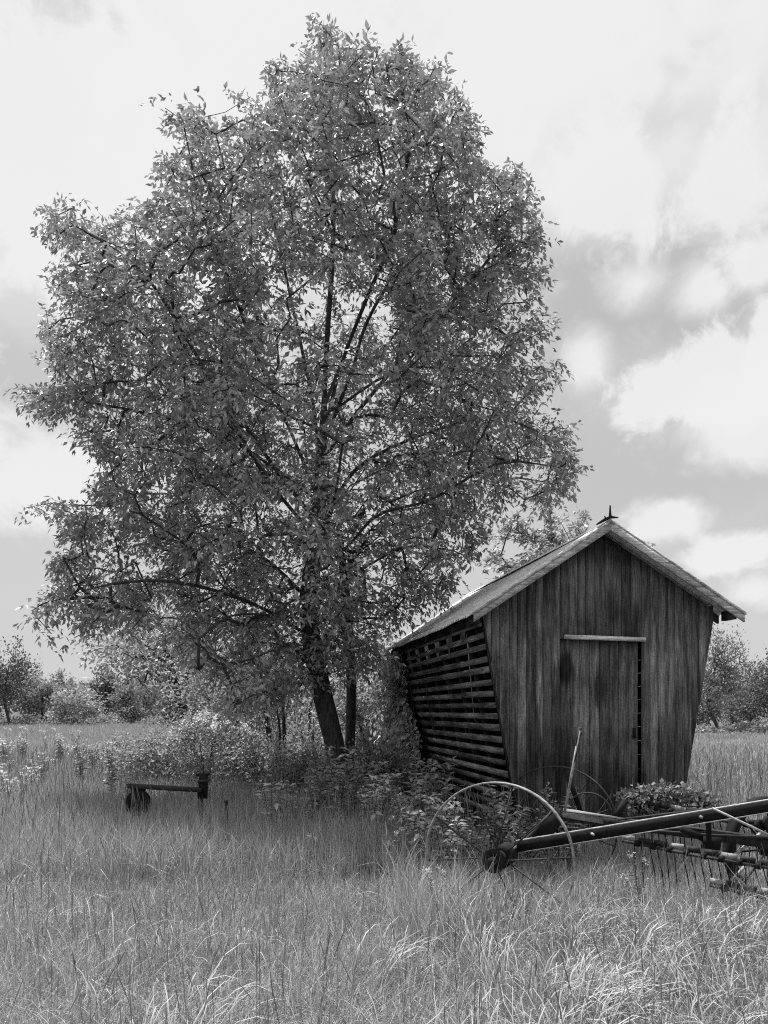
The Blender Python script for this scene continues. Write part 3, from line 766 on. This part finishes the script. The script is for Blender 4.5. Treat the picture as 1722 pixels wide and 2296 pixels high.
# trees on the right edge
rt_specs = [(1607, 52, 7.2, 1.9, 'slim-trunked tree with upswept feathery branches right of the crib'), (1690, 60, 5.6, 2.6, 'dark bushy tree next to the slim feathery one'), (1745, 56, 6.0, 2.4, 'broad tree at the end of the right-hand tree line'), (1560, 58, 4.4, 2.0, 'low tree half hidden by the crib wall'), (1650, 64, 4.6, 2.4, 'pale bushy tree between the slim tree and the dark one'), (1830, 58, 6.5, 2.6, None), (1490, 62, 4.6, 2.4, None)]
for i, (px, Y, h, rx, lab) in enumerate(rt_specs):
    make_tree('meadow_tree', (GX(px, Y), Y), h, (0, 0, h * (.6 if i == 0 else .5)), (rx, rx * .8, h * (.4 if i == 0 else .48)), 130, 4200, .2, M['leaf_dark'] if i in (1, 2) else M['leaf_far'], lab or 'bushy tree in the line at the right edge of the meadow', 'tree', None if lab else 'trees along the right meadow edge', seed=160 + i, trunk_r=.12, lump=12, lump_r=.5)

# woods on the horizon, one mass
def far_woods():
    g = np.random.default_rng(77); n = 30000
    x = g.uniform(-210, 210, n); d = g.uniform(0, 14, n)
    hh = 8.5 + 2.2 * np.sin(x * .11) + 1.5 * np.sin(x * .31 + 1) + 1.2 * np.sin(x * .73 + 2)
    z = hh * g.uniform(0, 1, n) ** .6
    p = np.stack([x, 205 + d + .0 * x, z], 1)
    V, Fq, T = simple_leaves(p, np.tile([0, -1., .4], (n, 1)), g, 1.25, .8, .8)
    o = mesh_obj('far_woods', V, [Fq], M['leaf_far'], None, T); tag(o, 'low band of distant woods along the horizon', 'woods', kind='stuff')
far_woods()

# undergrowth at the feet of the tree lines
def underbrush(name, px0, px1, Y, n, h, label, seed, L=.22):
    g = np.random.default_rng(seed); x = g.uniform(GX(px0, Y), GX(px1, Y), n); y = Y + g.uniform(-1.5, 2.5, n)
    hh = h * (.55 + .45 * np.sin(x * 1.3 + seed) * np.sin(x * .47)); z = hh * g.uniform(.02, 1, n)
    p = np.stack([x, y, z], 1); V, Fq, T = simple_leaves(p, np.tile([0, -.5, .6], (n, 1)), g, L, .7, .7)
    tag(mesh_obj(name, V, [Fq], M['leaf_far'], None, T), label, 'undergrowth', kind='stuff')
underbrush('hedge_undergrowth', -200, 640, 71, 9000, 1.5, 'tangled undergrowth along the foot of the left hedgerow', 3)
underbrush('hedge_undergrowth', 1450, 1900, 51, 5000, .9, 'undergrowth at the foot of the right-hand trees', 4)

# ------------------------------------------------------------------ climbing vine on the crib's rear corner
def vine():
    root = empty('climbing_vine', tuple(crib_world(-.1, 3.8, 0)), 0, 'thick climbing vine smothering the rear corner of the slatted crib wall', 'vine')
    g = np.random.default_rng(9); n = 9000
    v = 3.6 + 1.75 * g.uniform(0, 1, n) ** .8; s = wl * g.uniform(-.1, .97, n)
    edge = 3.5 + 1.0 * (s / wl) + .18 * np.sin(s * 5); k = v > edge
    v, s = v[k], s[k]; n = len(v)
    t = np.abs(g.normal(0, .15, n)) * (1 + .6 * np.sin(s * 6 + v * 5)) + .04 + .3 * np.exp(-(s / .7))
    loc = base_l + wd * s[:, None] + wn * t[:, None]; loc[:, 1] = v
    W = np.stack([CRIB_O[0] + loc[:, 0] * cu - loc[:, 1] * su, CRIB_O[1] + loc[:, 0] * su + loc[:, 1] * cu, loc[:, 2]], 1)
    nw = np.array([wn[0] * cu, wn[0] * su, wn[2]]) 
    d = np.tile([-.35, -.3, -.8], (n, 1)) + g.normal(0, .4, (n, 3)); ln = .1 * g.uniform(.55, 1.3, n)
    V, Fq, T = kites(W, d, nw + np.array([0, -.4, .5]) + g.normal(0, .35, (n, 3)), ln, ln * .75, g.uniform(0, 1, n), .1)
    V[:, 2] = np.maximum(V[:, 2], .02)
    tag(mesh_obj('leaves', V, [Fq], M['leaf_vine'], root, T), kind='stuff')
    for i in range(6):
        v0 = 4.3 + i * .13; pts = []
        for q in np.linspace(-.12, 1, 10):
            l = base_l + wd * (wl * q) + wn * .05; l[1] = v0 + .12 * math.sin(q * 7 + i)
            pts.append(crib_world(*l))
        mm = MB(); mm.tube(pts, np.linspace(.018, .006, 10), 5); mm.obj('stem', M['bark'], root)
vine()
def heap_vine(name, label, centers, n, L, seed, spread, mat='leaf_vine'):
    g = np.random.default_rng(seed); c = np.array(centers); root = empty(name, (c[0][0], c[0][1], 0), 0, label, 'vine')
    k = g.integers(0, len(c), n); p = c[k] + g.normal(0, 1, (n, 3)) * np.array(spread); p[:, 2] = np.maximum(p[:, 2], .03)
    V, Fq, T = simple_leaves(p, np.tile([0, -.4, .3], (n, 1)), g, L, .75, .7, .2, .8)
    tag(mesh_obj('leaves', V, [Fq], M[mat], root, T), kind='stuff')
    mm = MB()
    for i in range(len(c) - 1): mm.tube([c[i] + (0, 0, -.03), (c[i] + c[i + 1]) / 2 + g.normal(0, .03, 3), c[i + 1] + (0, 0, -.03)], .005, 4)
    mm.tube([(c[0][0], c[0][1], 0), c[0] + (.02, .01, -.05)], .006, 4)
    mm.obj('stem', M['bark'], root)

# ------------------------------------------------------------------ hay rake
HUB_N = P(1115, 1922, 5.55); HUB_F = P(1247, 1853, 7.15)
RW = .55
HUB_N[2] = RW - .01; HUB_F[2] = RW - .01
rake = empty('hay_rake', (float((HUB_N[0] + HUB_F[0]) / 2), float((HUB_N[1] + HUB_F[1]) / 2), 0), 0, 'rusted side-delivery hay rake with tall spoked wheels and a long drawbar', 'hay rake')
axle = unit(HUB_F - HUB_N)
def rake_wheel(c, nsp, rim_mat, ph):
    m = MB(); m.ring(c, axle, RW - .011, RW, .042, 64); w = m.obj('wheel', rim_mat, rake)
    e1 = np.cross(axle, (0, 0, 1)); e1 /= np.linalg.norm(e1); e2 = np.cross(e1, axle)
    for i in range(nsp):
        a = ph + i * 2 * math.pi / nsp; q = e1 * math.cos(a) + e2 * math.sin(a); s = .085 if i % 2 else -.085
        m = MB(); m.tube([c + axle * s + q * .045, c + q * (RW - .008)], .0062, 6); m.obj('spoke', M['rust'], w)
    m = MB(); m.tube([c - axle * .13, c - axle * .09, c - axle * .085, c + axle * .085, c + axle * .09, c + axle * .12], [.035, .035, .05, .05, .035, .035], 14)
    for s in (-.085, .085): m.ring(c + axle * s, axle, .03, .085, .014, 20)
    m.obj('hub', M['black_steel'], w)
rake_wheel(HUB_N, 10, M['rim'], .1); rake_wheel(HUB_F, 10, M['rust'], .35)
def part(name, mat, fn):
    m = MB(); fn(m); return m.obj(name, mat, rake)
part('axle', M['rust'], lambda m: m.tube([HUB_N + axle * .1, HUB_F - axle * .1], .022, 8))
# gear housing on the axle just inside the near wheel
gc = HUB_N + axle * .2
part('gear_case', M['black_steel'], lambda m: (m.tube([gc - axle * .09, gc - axle * .07, gc + axle * .07, gc + axle * .1], [.05, .08, .08, .06], 18)))
# long drawbar: a channel with flanges coloured pale for their lit edges, rising to the right
DB0, DB1 = P(1160, 1897, 5.75), P(1722, 1806, 5.35); dd = unit(DB1 - DB0); DBE = DB1 + dd * 1.6
def channel(m, a, b_, h, w, t=.008):
    s = unit(np.cross(unit(b_ - a), (0, 0, 1))); u = np.cross(s, unit(b_ - a))
    m.bar(a + s * .036, b_ + s * .036, t, h)
    for k in (-1, 1): m.bar(a + u * k * (h / 2 - .006) + s * .012, b_ + u * k * (h / 2 - .006) + s * .012, w - .008, t)
part('drawbar', M['black_steel'], lambda m: channel(m, DB0, DBE, .078, .05))
sd = unit(np.cross(dd, (0, 0, 1)))
for k in (-1, 1):
    uu = np.cross(sd, dd)
    part('drawbar_flange', M['rust_pale'], lambda m: m.bar(DB0 + uu * k * .0425 + sd * .024, DBE + uu * k * .0425 + sd * .034, .03, .008))
for px_, py_ in ((1330, 1871), (1572, 1832)):
    c_ = P(px_, py_, 5.6 - (px_ - 1235) * .0006); part('bolt', M['rim'], lambda m: m.tube([c_ + (0, .06, 0), c_ + (0, -.012, 0)], .011, 6))
part('drawbar_rail', M['rust'], lambda m: m.bar(P(1385, 1838, 6.1), P(1600, 1812, 5.9), .03, .012))
# rear frame: an angle iron falling away to the right
FR0, FR1 = P(1262, 1829, 6.5), P(1745, 1893, 5.9)
part('frame_rail', M['rust'], lambda m: (m.bar(FR0, FR1, .01, .085), m.bar(FR0 + (0, -.03, .043), FR1 + (0, -.03, .043), .07, .008)))
part('frame_rail_top', M['rust_pale'], lambda m: m.bar(P(1262, 1822, 6.45), P(1390, 1843, 6.35), .012, .075))
part('hanger_post', M['black_steel'], lambda m: m.bar(P(1588, 1812, 5.62), P(1590, 1900, 5.72), .035, .045))
part('hanger_plate', M['black_steel'], lambda m: m.bar(P(1575, 1888, 5.75), P(1615, 1893, 5.75), .03, .09))
part('diagonal_brace', M['black_steel'], lambda m: m.bar(P(1528, 1858, 5.78), P(1592, 1886, 5.75), .012, .05))
part('brace_rod', M['rust_pale'], lambda m: m.tube([P(1597, 1812, 5.35), P(1660, 1842, 5.3), P(1740, 1880, 5.2)], .0085, 7))
part('tie_rod', M['rust'], lambda m: m.tube([P(1255, 1855, 6.3), P(1345, 1860, 6.1), P(1485, 1864, 5.85), P(1590, 1872, 5.8), P(1745, 1878, 5.6)], .0085, 7))
part('brace_bar', M['rust'], lambda m: m.bar(P(1168, 1895, 5.8), P(1245, 1812, 6.3), .012, .022))
part('brace_bar', M['rust'], lambda m: m.bar(P(1150, 1905, 5.72), P(1275, 1880, 5.85), .012, .02))
part('brace_bar', M['rust_pale'], lambda m: m.bar(P(1140, 1912, 5.68), P(1168, 1888, 5.74), .012, .02))
part('side_plate', M['black_steel'], lambda m: m.prism([P(1178, 1870, 6.25), P(1250, 1808, 6.4), P(1262, 1845, 6.4), P(1225, 1890, 6.25)], [p + (0, .02, 0) for p in (P(1178, 1870, 6.25), P(1250, 1808, 6.4), P(1262, 1845, 6.4), P(1225, 1890, 6.25))]))
# hand lever
LV0, LV1 = P(1266, 1822, 6.35), P(1300, 1637, 6.2)
lev = part('lever', M['rust_pale'], lambda m: m.bar(LV0, LV1, .014, .03, up=(0, 1, .2)))
m = MB(); m.tube([LV1 - unit(LV1 - LV0) * .13, LV1 + unit(LV1 - LV0) * .02], [.014, .014], 8); m.obj('grip', M['rust'], lev)
m = MB(); m.tube([LV0 + (LV1 - LV0) * .62 + (0, -.02, 0), LV0 + (LV1 - LV0) * .97 + (.015, -.02, 0)], .005, 5); m.obj('latch_rod', M['rust'], lev)
# lever quadrant arc seen behind
part('quadrant', M['rust'], lambda m: m.ring(P(1320, 1828, 6.9), axle, .19, .205, .02, 20, .3, 2.6))
part('second_lever', M['black_steel'], lambda m: m.bar(P(1270, 1728, 7.05), P(1302, 1820, 6.95), .012, .045))
part('support_arm', M['black_steel'], lambda m: m.bar(P(1380, 1836, 6.6), P(1402, 1795, 6.65), .03, .05))
# tooth bars of the raking reel: short plates clamped on a round bar, with hanging spring teeth
def tooth_bar(a, b_, n, tooth, seed, plates=True):
    g = np.random.default_rng(seed); d = b_ - a; L = np.linalg.norm(d); dn = d / L
    tb = part('tooth_bar', M['rust'], lambda m: m.tube([a, (a + b_) / 2 + (0, 0, -.01), b_], .012, 7))
    for i in range(n):
        f0 = (i + .06) / n; f1 = (i + .9) / n; p0, p1 = a + d * f0 + (0, .02, .03), a + d * f1 + (0, .02, .03)
        m = MB(); m.bar(p0 + g.normal(0, .002, 3), p1 + g.normal(0, .002, 3), .012, .045); m.obj('clamp_plate', M['rust'] if i % 3 else M['rust_pale'], tb)
        c = a + d * ((i + .98) / n)
        m = MB(); m.tube([c - dn * .018, c + dn * .018], .026, 8); m.obj('clamp', M['black_steel'], tb)
        if tooth:
            s = g.uniform(-.03, .03)
            for k in (-.03, .03):
                m = MB(); q = c + dn * k
                m.tube([q, q + (.0, -.03, -.06), q + (.02 + s, -.03, -.2), q + (.05 + s, .02, -.34), q + (.10 + s, .07, -.44 * tooth)], .0048, 5); m.obj('spring_tooth', M['black_steel'], tb)
tooth_bar(P(1408, 1800, 6.9), P(1745, 1862, 6.5), 10, .7, 1)
tooth_bar(P(1395, 1885, 6.35), P(1745, 1950, 5.6), 9, 1.05, 2)
tooth_bar(P(1590, 1985, 5.75), P(1745, 2015, 5.5), 4, .6, 3)
part('reel_spoke', M['rust_pale'], lambda m: m.bar(P(1625, 1935, 5.95), P(1706, 1868, 6.05), .012, .022))
part('reel_spoke', M['rust_pale'], lambda m: m.bar(P(1640, 1975, 5.75), P(1668, 1945, 5.85), .012, .022))
part('reel_end', M['black_steel'], lambda m: (m.ring(P(1703, 1852, 5.95), (.5, -.85, .1), .022, .05, .03, 18), m.ring(P(1722, 1846, 5.95), (.5, -.85, .1), .022, .055, .03, 18)))
# front caster wheel behind the drawbar
cw = P(1722, 1905, 6.5); cw[2] = .44
def caster(m):
    m.ring(cw, (.35, -.93, .05), .385, .44, .09, 40); m.ring(cw, (.35, -.93, .05), .01, .06, .1, 16)
    e1 = unit(np.cross(np.array([.35, -.93, .05]), (0, 0, 1))); e2 = np.array([0, 0, 1.])
    for i in range(8): m.tube([cw, cw + (e1 * math.cos(i * .785) + e2 * math.sin(i * .785)) * .39], .009, 5)
part('caster_wheel', M['black_steel'], caster)
part('caster_fork', M['black_steel'], lambda m: (m.bar(cw + (.05, -.08, 0), cw + (.05, -.1, .38), .02, .05), m.bar(cw + (.05, -.1, .38), P(1735, 1800, 5.4), .03, .04)))
heap_vine('rake_vine', 'leafy vine heaped over the far tooth bar of the hay rake', [P(1420, 1792, 6.9), P(1455, 1780, 6.9), P(1500, 1776, 6.95), P(1545, 1785, 6.9), P(1590, 1800, 6.85), P(1440, 1815, 6.9)], 1300, .048, 6, (.07, .06, .035), 'leaf_rake')

# ------------------------------------------------------------------ old implement sunk in the grass on the left
IY = 8.6
impl = empty('farm_implement', tuple(P(370, 1800, IY)[:2]) + (0,), 0, 'half-sunk rusty farm implement with a flat plank and clamp post', 'implement')
def ipart(name, mat, fn):
    m = MB(); fn(m); return m.obj(name, mat, impl)
ipart('beam', M['rust'], lambda m: (m.bar(P(286, 1759, IY), P(452, 1769, IY + .1), .12, .022), m.bar(P(286, 1762, IY - .06), P(452, 1772, IY + .04), .012, .05)))
ipart('clamp_post', M['black_steel'], lambda m: (m.bar(P(455, 1790, IY + .1), P(456, 1735, IY + .1), .06, .09), m.bar(P(440, 1738, IY + .1), P(470, 1736, IY + .1), .05, .025), m.tube([P(456, 1735, IY + .1), P(455, 1700, IY + .1)], .006, 6)))
ipart('screw', M['rust'], lambda m: m.tube([P(444, 1752, IY + .06), P(470, 1750, IY + .06)], .014, 8))
ipart('gear_housing', M['black_steel'], lambda m: (m.ring(P(310, 1800, IY), (.3, -.95, 0), .05, .14, .1, 24), m.tube([P(304, 1800, IY - .1), P(310, 1800, IY + .12)], .055, 12), m.bar(P(318, 1768, IY), P(310, 1800, IY), .06, .08)))
ipart('leg', M['rust'], lambda m: m.bar(P(300, 1762, IY), (P(296, 1850, IY)[0], IY, -.02), .04, .05))
ipart('leg', M['rust'], lambda m: m.bar(P(448, 1770, IY + .1), (P(452, 1850, IY)[0], IY + .1, -.02), .04, .05))
iron = empty('iron_stake', tuple(P(509, 1850, 8.4)[:2]) + (0,), 0, 'short iron stake poking out of the grass beside the old implement', 'stake')
m = MB(); m.bar((P(514, 1850, 8.4)[0], 8.4, -.05), P(507, 1795, 8.4), .025, .03); m.obj('shaft', M['black_steel'], iron)
m = MB(); m.bar(P(503, 1797, 8.4), P(511, 1796, 8.4), .035, .02); m.obj('cap', M['rust'], iron)

# ------------------------------------------------------------------ weeds
def weed_proto(seed, h, nst, L, flower=False, pale=False, name='leafy_weed', cat='weed'):
    g = np.random.default_rng(seed); root = empty(name)
    pos, out = [], []; tipsp = []
    for s in range(nst):
        a = g.uniform(0, 6.28); lean = g.uniform(.05, .4); hh = h * g.uniform(.65, 1.05)
        pts = np.array([[math.cos(a) * lean * hh * t * t, math.sin(a) * lean * hh * t * t, hh * t - .03] for t in np.linspace(0, 1, 6)])
        m = MB(); m.tube(pts, np.linspace(.005, .0022, 6), 4); m.obj('stem', M['stalk'], root, world_coords=False)
        nl = int(hh / .035)
        for i in range(nl):
            t = .18 + .82 * i / nl; p = np.array([math.cos(a) * lean * hh * t * t, math.sin(a) * lean * hh * t * t, hh * t - .03]); b_ = i * 2.4 + s
            for q in (0, math.pi): pos.append(p); out.append((math.cos(b_ + q), math.sin(b_ + q), .25))
        tipsp.append(pts[-1])
    pos, out = np.array(pos), np.array(out); n = len(pos)
    ln = L * g.uniform(.6, 1.2, n); V, Fq, T = kites(pos, out + g.normal(0, .25, (n, 3)), np.tile([0, 0, 1.], (n, 1)) + g.normal(0, .3, (n, 3)), ln, ln * .45, g.uniform(0, 1, n), .15, .15)
    mesh_obj('leaves', V, [Fq], M['leaf_weed'] if pale else M['leaf_bush'], root, T, world_coords=False)
    if flower:
        for tp in tipsp:
            n = 22; p = tp + g.normal(0, .014, (n, 3)) + (0, 0, .01); V, Fq, T = simple_leaves(p, p - tp + (0, 0, .01), g, .017, .95, .5, -.1)
            tag(mesh_obj('flower_head', V, [Fq], M['petal'], root, T, world_coords=False), kind='stuff')
    return root
used = {}
def place(proto, px, Y, rz, sc, label, cat, group):
    if proto.name not in used: used[proto.name] = 1; o = proto; o.location = (GX(px, Y), Y, 0); o.rotation_euler = (0, 0, rz); o.scale = (sc,) * 3; o['label'] = label; o['group'] = group
    else: o = copy_thing(proto, (GX(px, Y), Y, 0), rz, sc, label, group)
    o['category'] = cat
W1 = weed_proto(1, .85, 4, .085, pale=True); W2 = weed_proto(2, .7, 5, .07); W3 = weed_proto(3, .95, 3, .10); FL = weed_proto(4, .75, 3, .06, True, name='flowering_weed')
g = np.random.default_rng(15)
for i in range(46):
    px = g.uniform(600, 1010); Y = g.uniform(8.2, 10.6) if px < 880 else g.uniform(6.6, 8.6)
    kd = [0, 1, 0, 0, 2][i % 5]; lb = ['pale-leaved', 'dark bushy', 'tall large-leaved'][kd]
    place([W1, W2, W3][kd], px, Y, g.uniform(0, 6), g.uniform(.85, 1.4), lb + ' weed in the tangle between the tree foot and the rake wheel', 'weed', lb + ' weeds at the tree foot')
for i in range(16):
    px = g.uniform(930, 1290); Y = g.uniform(6.5, 7.9)
    lb = ['dark bushy', 'tall large-leaved'][i % 2]
    place([W2, W3][i % 2], px, Y, g.uniform(0, 6), g.uniform(.7, 1.15), lb + ' weed growing close against the corn crib', 'weed', lb + ' weeds against the crib')
for (px, Y, s) in [(978, 5.6, .62), (985, 5.75, .55), (880, 7.4, .8), (875, 6.9, .7), (700, 7.0, .6), (850, 8.4, 1.0), (1440, 5.4, .75)]:
    place(FL, px, Y, g.uniform(0, 6), s, 'slender weed with small white flower heads among the grass', 'weed', 'white-flowered weeds')
for i in range(44):
    px = g.uniform(-40, 480); Y = g.uniform(11, 24); kd = i % 3; lb = ['pale-leaved', 'dark bushy', 'tall large-leaved'][kd]
    place([W1, W2, W3][kd], px, Y, g.uniform(0, 6), g.uniform(.9, 1.35), lb + ' weed standing out in the open meadow left of the thicket', 'weed', lb + ' weeds in the left meadow')
for (px, Y, s) in [(20, 26, 1.3), (60, 27, 1.3), (105, 26, 1.2), (130, 28, 1.25), (45, 30, 1.3)]:
    place(FL, px, Y, g.uniform(0, 6), s, 'white-flowered weed far out in the left meadow', 'weed', 'white flowers out in the meadow')

# ------------------------------------------------------------------ grass
def blades(x, y, h, w, segs, bend, tone, g, side=None, z0=None):
    n = len(x); a = g.uniform(0, 2 * math.pi, n); lx, ly = np.cos(a), np.sin(a)
    b_ = a + math.pi / 2 + g.normal(0, .6, n) if side is None else side
    sx, sy = np.cos(b_), np.sin(b_)
    ts = np.linspace(0, 1, segs + 1); V = []
    for t in ts:
        r = bend * h * t ** 1.8; zz = h * t * np.sqrt(np.maximum(.12, 1 - (bend * t ** .9) ** 2 * .75)) - .01
        cx, cy = x + lx * r, y + ly * r
        ww = w * (1 - t ** 1.6) / 2
        if t < 1: V += [np.stack([cx - sx * ww, cy - sy * ww, zz], 1), np.stack([cx + sx * ww, cy + sy * ww, zz], 1)]
        else: V += [np.stack([cx, cy, zz], 1)]
    k = len(V); V = np.stack(V, 1).reshape(-1, 3); i = (np.arange(n) * k)[:, None]; Fs = []
    for s in range(segs - 1): Fs.append(i + np.array([[2 * s, 2 * s + 1, 2 * s + 3, 2 * s + 2]]))
    Ft = i + np.array([[2 * segs - 2, 2 * segs - 1, 2 * segs]])
    return V, Fs, Ft, np.repeat(tone, k)
def patch(x, y, s, ph): return .5 + .25 * (np.sin(x * s + ph) * np.sin(y * s * .83 + ph * 2) + np.sin(x * s * 2.3 + y * s * 1.7 + ph) * .7 + .5 * np.sin(x * s * 5.1 - y * s * 4.3))
def in_crib(x, y):
    dx, dy = x - CRIB_O[0], y - CRIB_O[1]; u = dx * cu + dy * su; v = -dx * su + dy * cu
    return (u > .3) & (u < CW - .3) & (v > -.05) & (v < CL + .1)
def sample_field(n, y0, y1, g, margin=1.2, pw=1.0):
    Y = y0 + (y1 - y0) * g.uniform(0, 1, n) ** pw; hw = .5 * Y * 1.08 + margin; X = g.uniform(-1, 1, n) * hw
    k = ~in_crib(X, Y); return X[k], Y[k]
def grass_layer(name, n, y0, y1, h, w, segs, bendm, mat, seed, label, pw=1.0, tone_shift=0.0):
    g = np.random.default_rng(seed); x, y = sample_field(n, y0, y1, g, pw=pw)
    pt = patch(x, y, .9, seed); pt2 = patch(x, y, .23, seed + 1)
    hh = h * (.55 + .5 * g.uniform(0, 1, len(x))) * (.75 + .5 * pt)
    if y0 > 6: hh = hh * np.where(x > .2, .55, 1.0)
    bd = np.abs(g.normal(0, bendm, len(x))); bd = np.minimum(bd, 1.15)
    tone = np.clip(.25 + .55 * g.uniform(0, 1, len(x)) ** 1.3 + .35 * (pt2 - .5) + tone_shift, 0, 1.3)
    V, Fs, Ft, T = blades(x, y, hh, w * g.uniform(.6, 1.4, len(x)), segs, bd, tone, g)
    o = mesh_obj(name, V, [np.concatenate(Fs)] * 1 + [Ft] if Fs else [Ft], mat, None, T)
    tag(o, label, 'grass', kind='stuff'); return o
grass_layer('meadow_grass', 135000, 2.0, 7.0, .36, .0056, 3, .75, M['grass'], 1, 'knee-high meadow grass filling the foreground', 1.15)
grass_layer('meadow_grass', 115000, 6.6, 16, .6, .0095, 3, .45, M['grass'], 2, 'tall meadow grass round the tree and the crib', 1.1)
grass_layer('meadow_grass', 110000, 15, 48, .5, .026, 2, .4, M['grass'], 3, 'open meadow grass beyond the tree and the crib')
grass_layer('meadow_grass', 60000, 46, 76, .5, .06, 2, .35, M['grass'], 4, 'far meadow grass reaching to the hedgerow')
grass_layer('dry_grass', 9000, 2.2, 8.5, .42, .0062, 5, .95, M['dry'], 5, 'pale bent dry blades lying through the foreground grass', 1.1)
grass_layer('dry_grass', 2600, 8, 18, .55, .012, 4, .6, M['dry'], 6, 'pale dry blades standing among the middle meadow grass')
def stalks(name, n, y0, y1, h, seed, label, wd_=1.0):
    g = np.random.default_rng(seed); x, y = sample_field(n, y0, y1, g)
    hh = h * g.uniform(.7, 1.15, len(x)); bd = np.minimum(np.abs(g.normal(0, .18, len(x))), .5); n = len(x)
    a = g.uniform(0, 6.28, n); lx, ly = np.cos(a), np.sin(a); sd_ = g.uniform(0, 6.28, n); sx, sy = np.cos(sd_), np.sin(sd_)
    prof = [(0, .0026), (.45, .0024), (.78, .0018), (.82, .004), (.9, .005), (.97, .003), (1.0, .0006)]
    V = []
    for t, w in prof:
        r = bd * hh * t * t; ww = w * wd_ / 2
        V += [np.stack([x + lx * r - sx * ww, y + ly * r - sy * ww, hh * t], 1), np.stack([x + lx * r + sx * ww, y + ly * r + sy * ww, hh * t], 1)]
    k = len(V); V = np.stack(V, 1).reshape(-1, 3); i = (np.arange(n) * k)[:, None]
    Fs = np.concatenate([i + np.array([[2 * s, 2 * s + 1, 2 * s + 3, 2 * s + 2]]) for s in range(len(prof) - 1)])
    o = mesh_obj(name, V, [Fs], M['stalk'], None, np.repeat(g.uniform(0, 1, n), k)); tag(o, label, 'grass', kind='stuff')
stalks('seed_stalks', 2200, 2.4, 7.5, .58, 31, 'dark upright seed stalks standing above the foreground grass')
stalks('seed_stalks', 7000, 7, 22, .75, 32, 'seed stalks rising over the middle meadow', 1.6)

def tufts():
    g = np.random.default_rng(61); xs, ys = [], []
    for i in range(120):
        Y = g.uniform(4.7, 6.0); X = GX(900 + 860 * g.uniform(0, 1) ** 1.6, Y); n = g.integers(8, 24)
        xs.append(X + g.normal(0, .05, n)); ys.append(Y + g.normal(0, .05, n))
    for i in range(70):
        Y = g.uniform(4.7, 5.5); X = GX(g.uniform(910, 1330), Y); n = g.integers(6, 16)
        xs.append(X + g.normal(0, .05, n)); ys.append(Y + g.normal(0, .05, n))
    for i in range(200):
        Y = g.uniform(7, 9.5); X = GX(g.uniform(300, 950), Y); n = g.integers(14, 40)
        xs.append(X + g.normal(0, .06, n)); ys.append(Y + g.normal(0, .06, n))
    for i in range(90):
        Y = g.uniform(7.5, 8.45); X = GX(g.uniform(215, 540), Y); n = g.integers(14, 36)
        xs.append(X + g.normal(0, .06, n)); ys.append(Y + g.normal(0, .05, n))
    x, y = np.concatenate(xs), np.concatenate(ys); k = ~in_crib(x, y); x, y = x[k], y[k]
    V, Fs, Ft, T = blades(x, y, g.uniform(.35, .72, len(x)) * np.where(x > .8, .78, 1.0), g.uniform(.004, .009, len(x)), 4, np.minimum(np.abs(g.normal(0, .45, len(x))), 1.1), g.uniform(.1, .9, len(x)), g)
    tag(mesh_obj('grass_tufts', V, [np.concatenate(Fs), Ft], M['grass'], None, T), 'tall grass tufts growing up through the hay rake and tree foot', 'grass', kind='stuff')
tufts()

def flattened():
    g = np.random.default_rng(91); xs, ys, an = [], [], []
    for i in range(120):
        Y = g.uniform(3.0, 5.4); X = GX(g.uniform(60, 1760) if i % 3 == 0 else g.uniform(1050, 1760), Y); n = g.integers(8, 28); a = g.uniform(0, 6.28)
        xs.append(X + g.normal(0, .10, n)); ys.append(Y + g.normal(0, .10, n)); an.append(a + g.normal(0, .7, n))
    x, y, a = np.concatenate(xs), np.concatenate(ys), np.concatenate(an); n = len(x)
    h = g.uniform(.16, .42, n); w = g.uniform(.004, .009, n); top = g.uniform(.2, .4, n); lx, ly = np.cos(a), np.sin(a); sx, sy = -ly, lx
    V = []
    for t in np.linspace(0, 1, 6):                        # rise, arch over, lie down
        r = h * (t ** 1.5) ; zz = top * np.sin(np.minimum(t * 1.9, math.pi * .5 + (t * .75))) ; ww = w * (1 - t ** 2.5) / 2
        V += [np.stack([x + lx * r - sx * ww, y + ly * r - sy * ww, zz], 1), np.stack([x + lx * r + sx * ww, y + ly * r + sy * ww, zz + ww * .6], 1)]
    k = len(V); V = np.stack(V, 1).reshape(-1, 3); i = (np.arange(n) * k)[:, None]
    Fs = np.concatenate([i + np.array([[2 * q, 2 * q + 1, 2 * q + 3, 2 * q + 2]]) for q in range(5)])
    tag(mesh_obj('flattened_grass', V, [Fs], M['grass'], None, np.repeat(g.uniform(.0, .75, n), k)), 'pale arched grass blades bent over in patches in the foreground', 'grass', kind='stuff')
flattened()
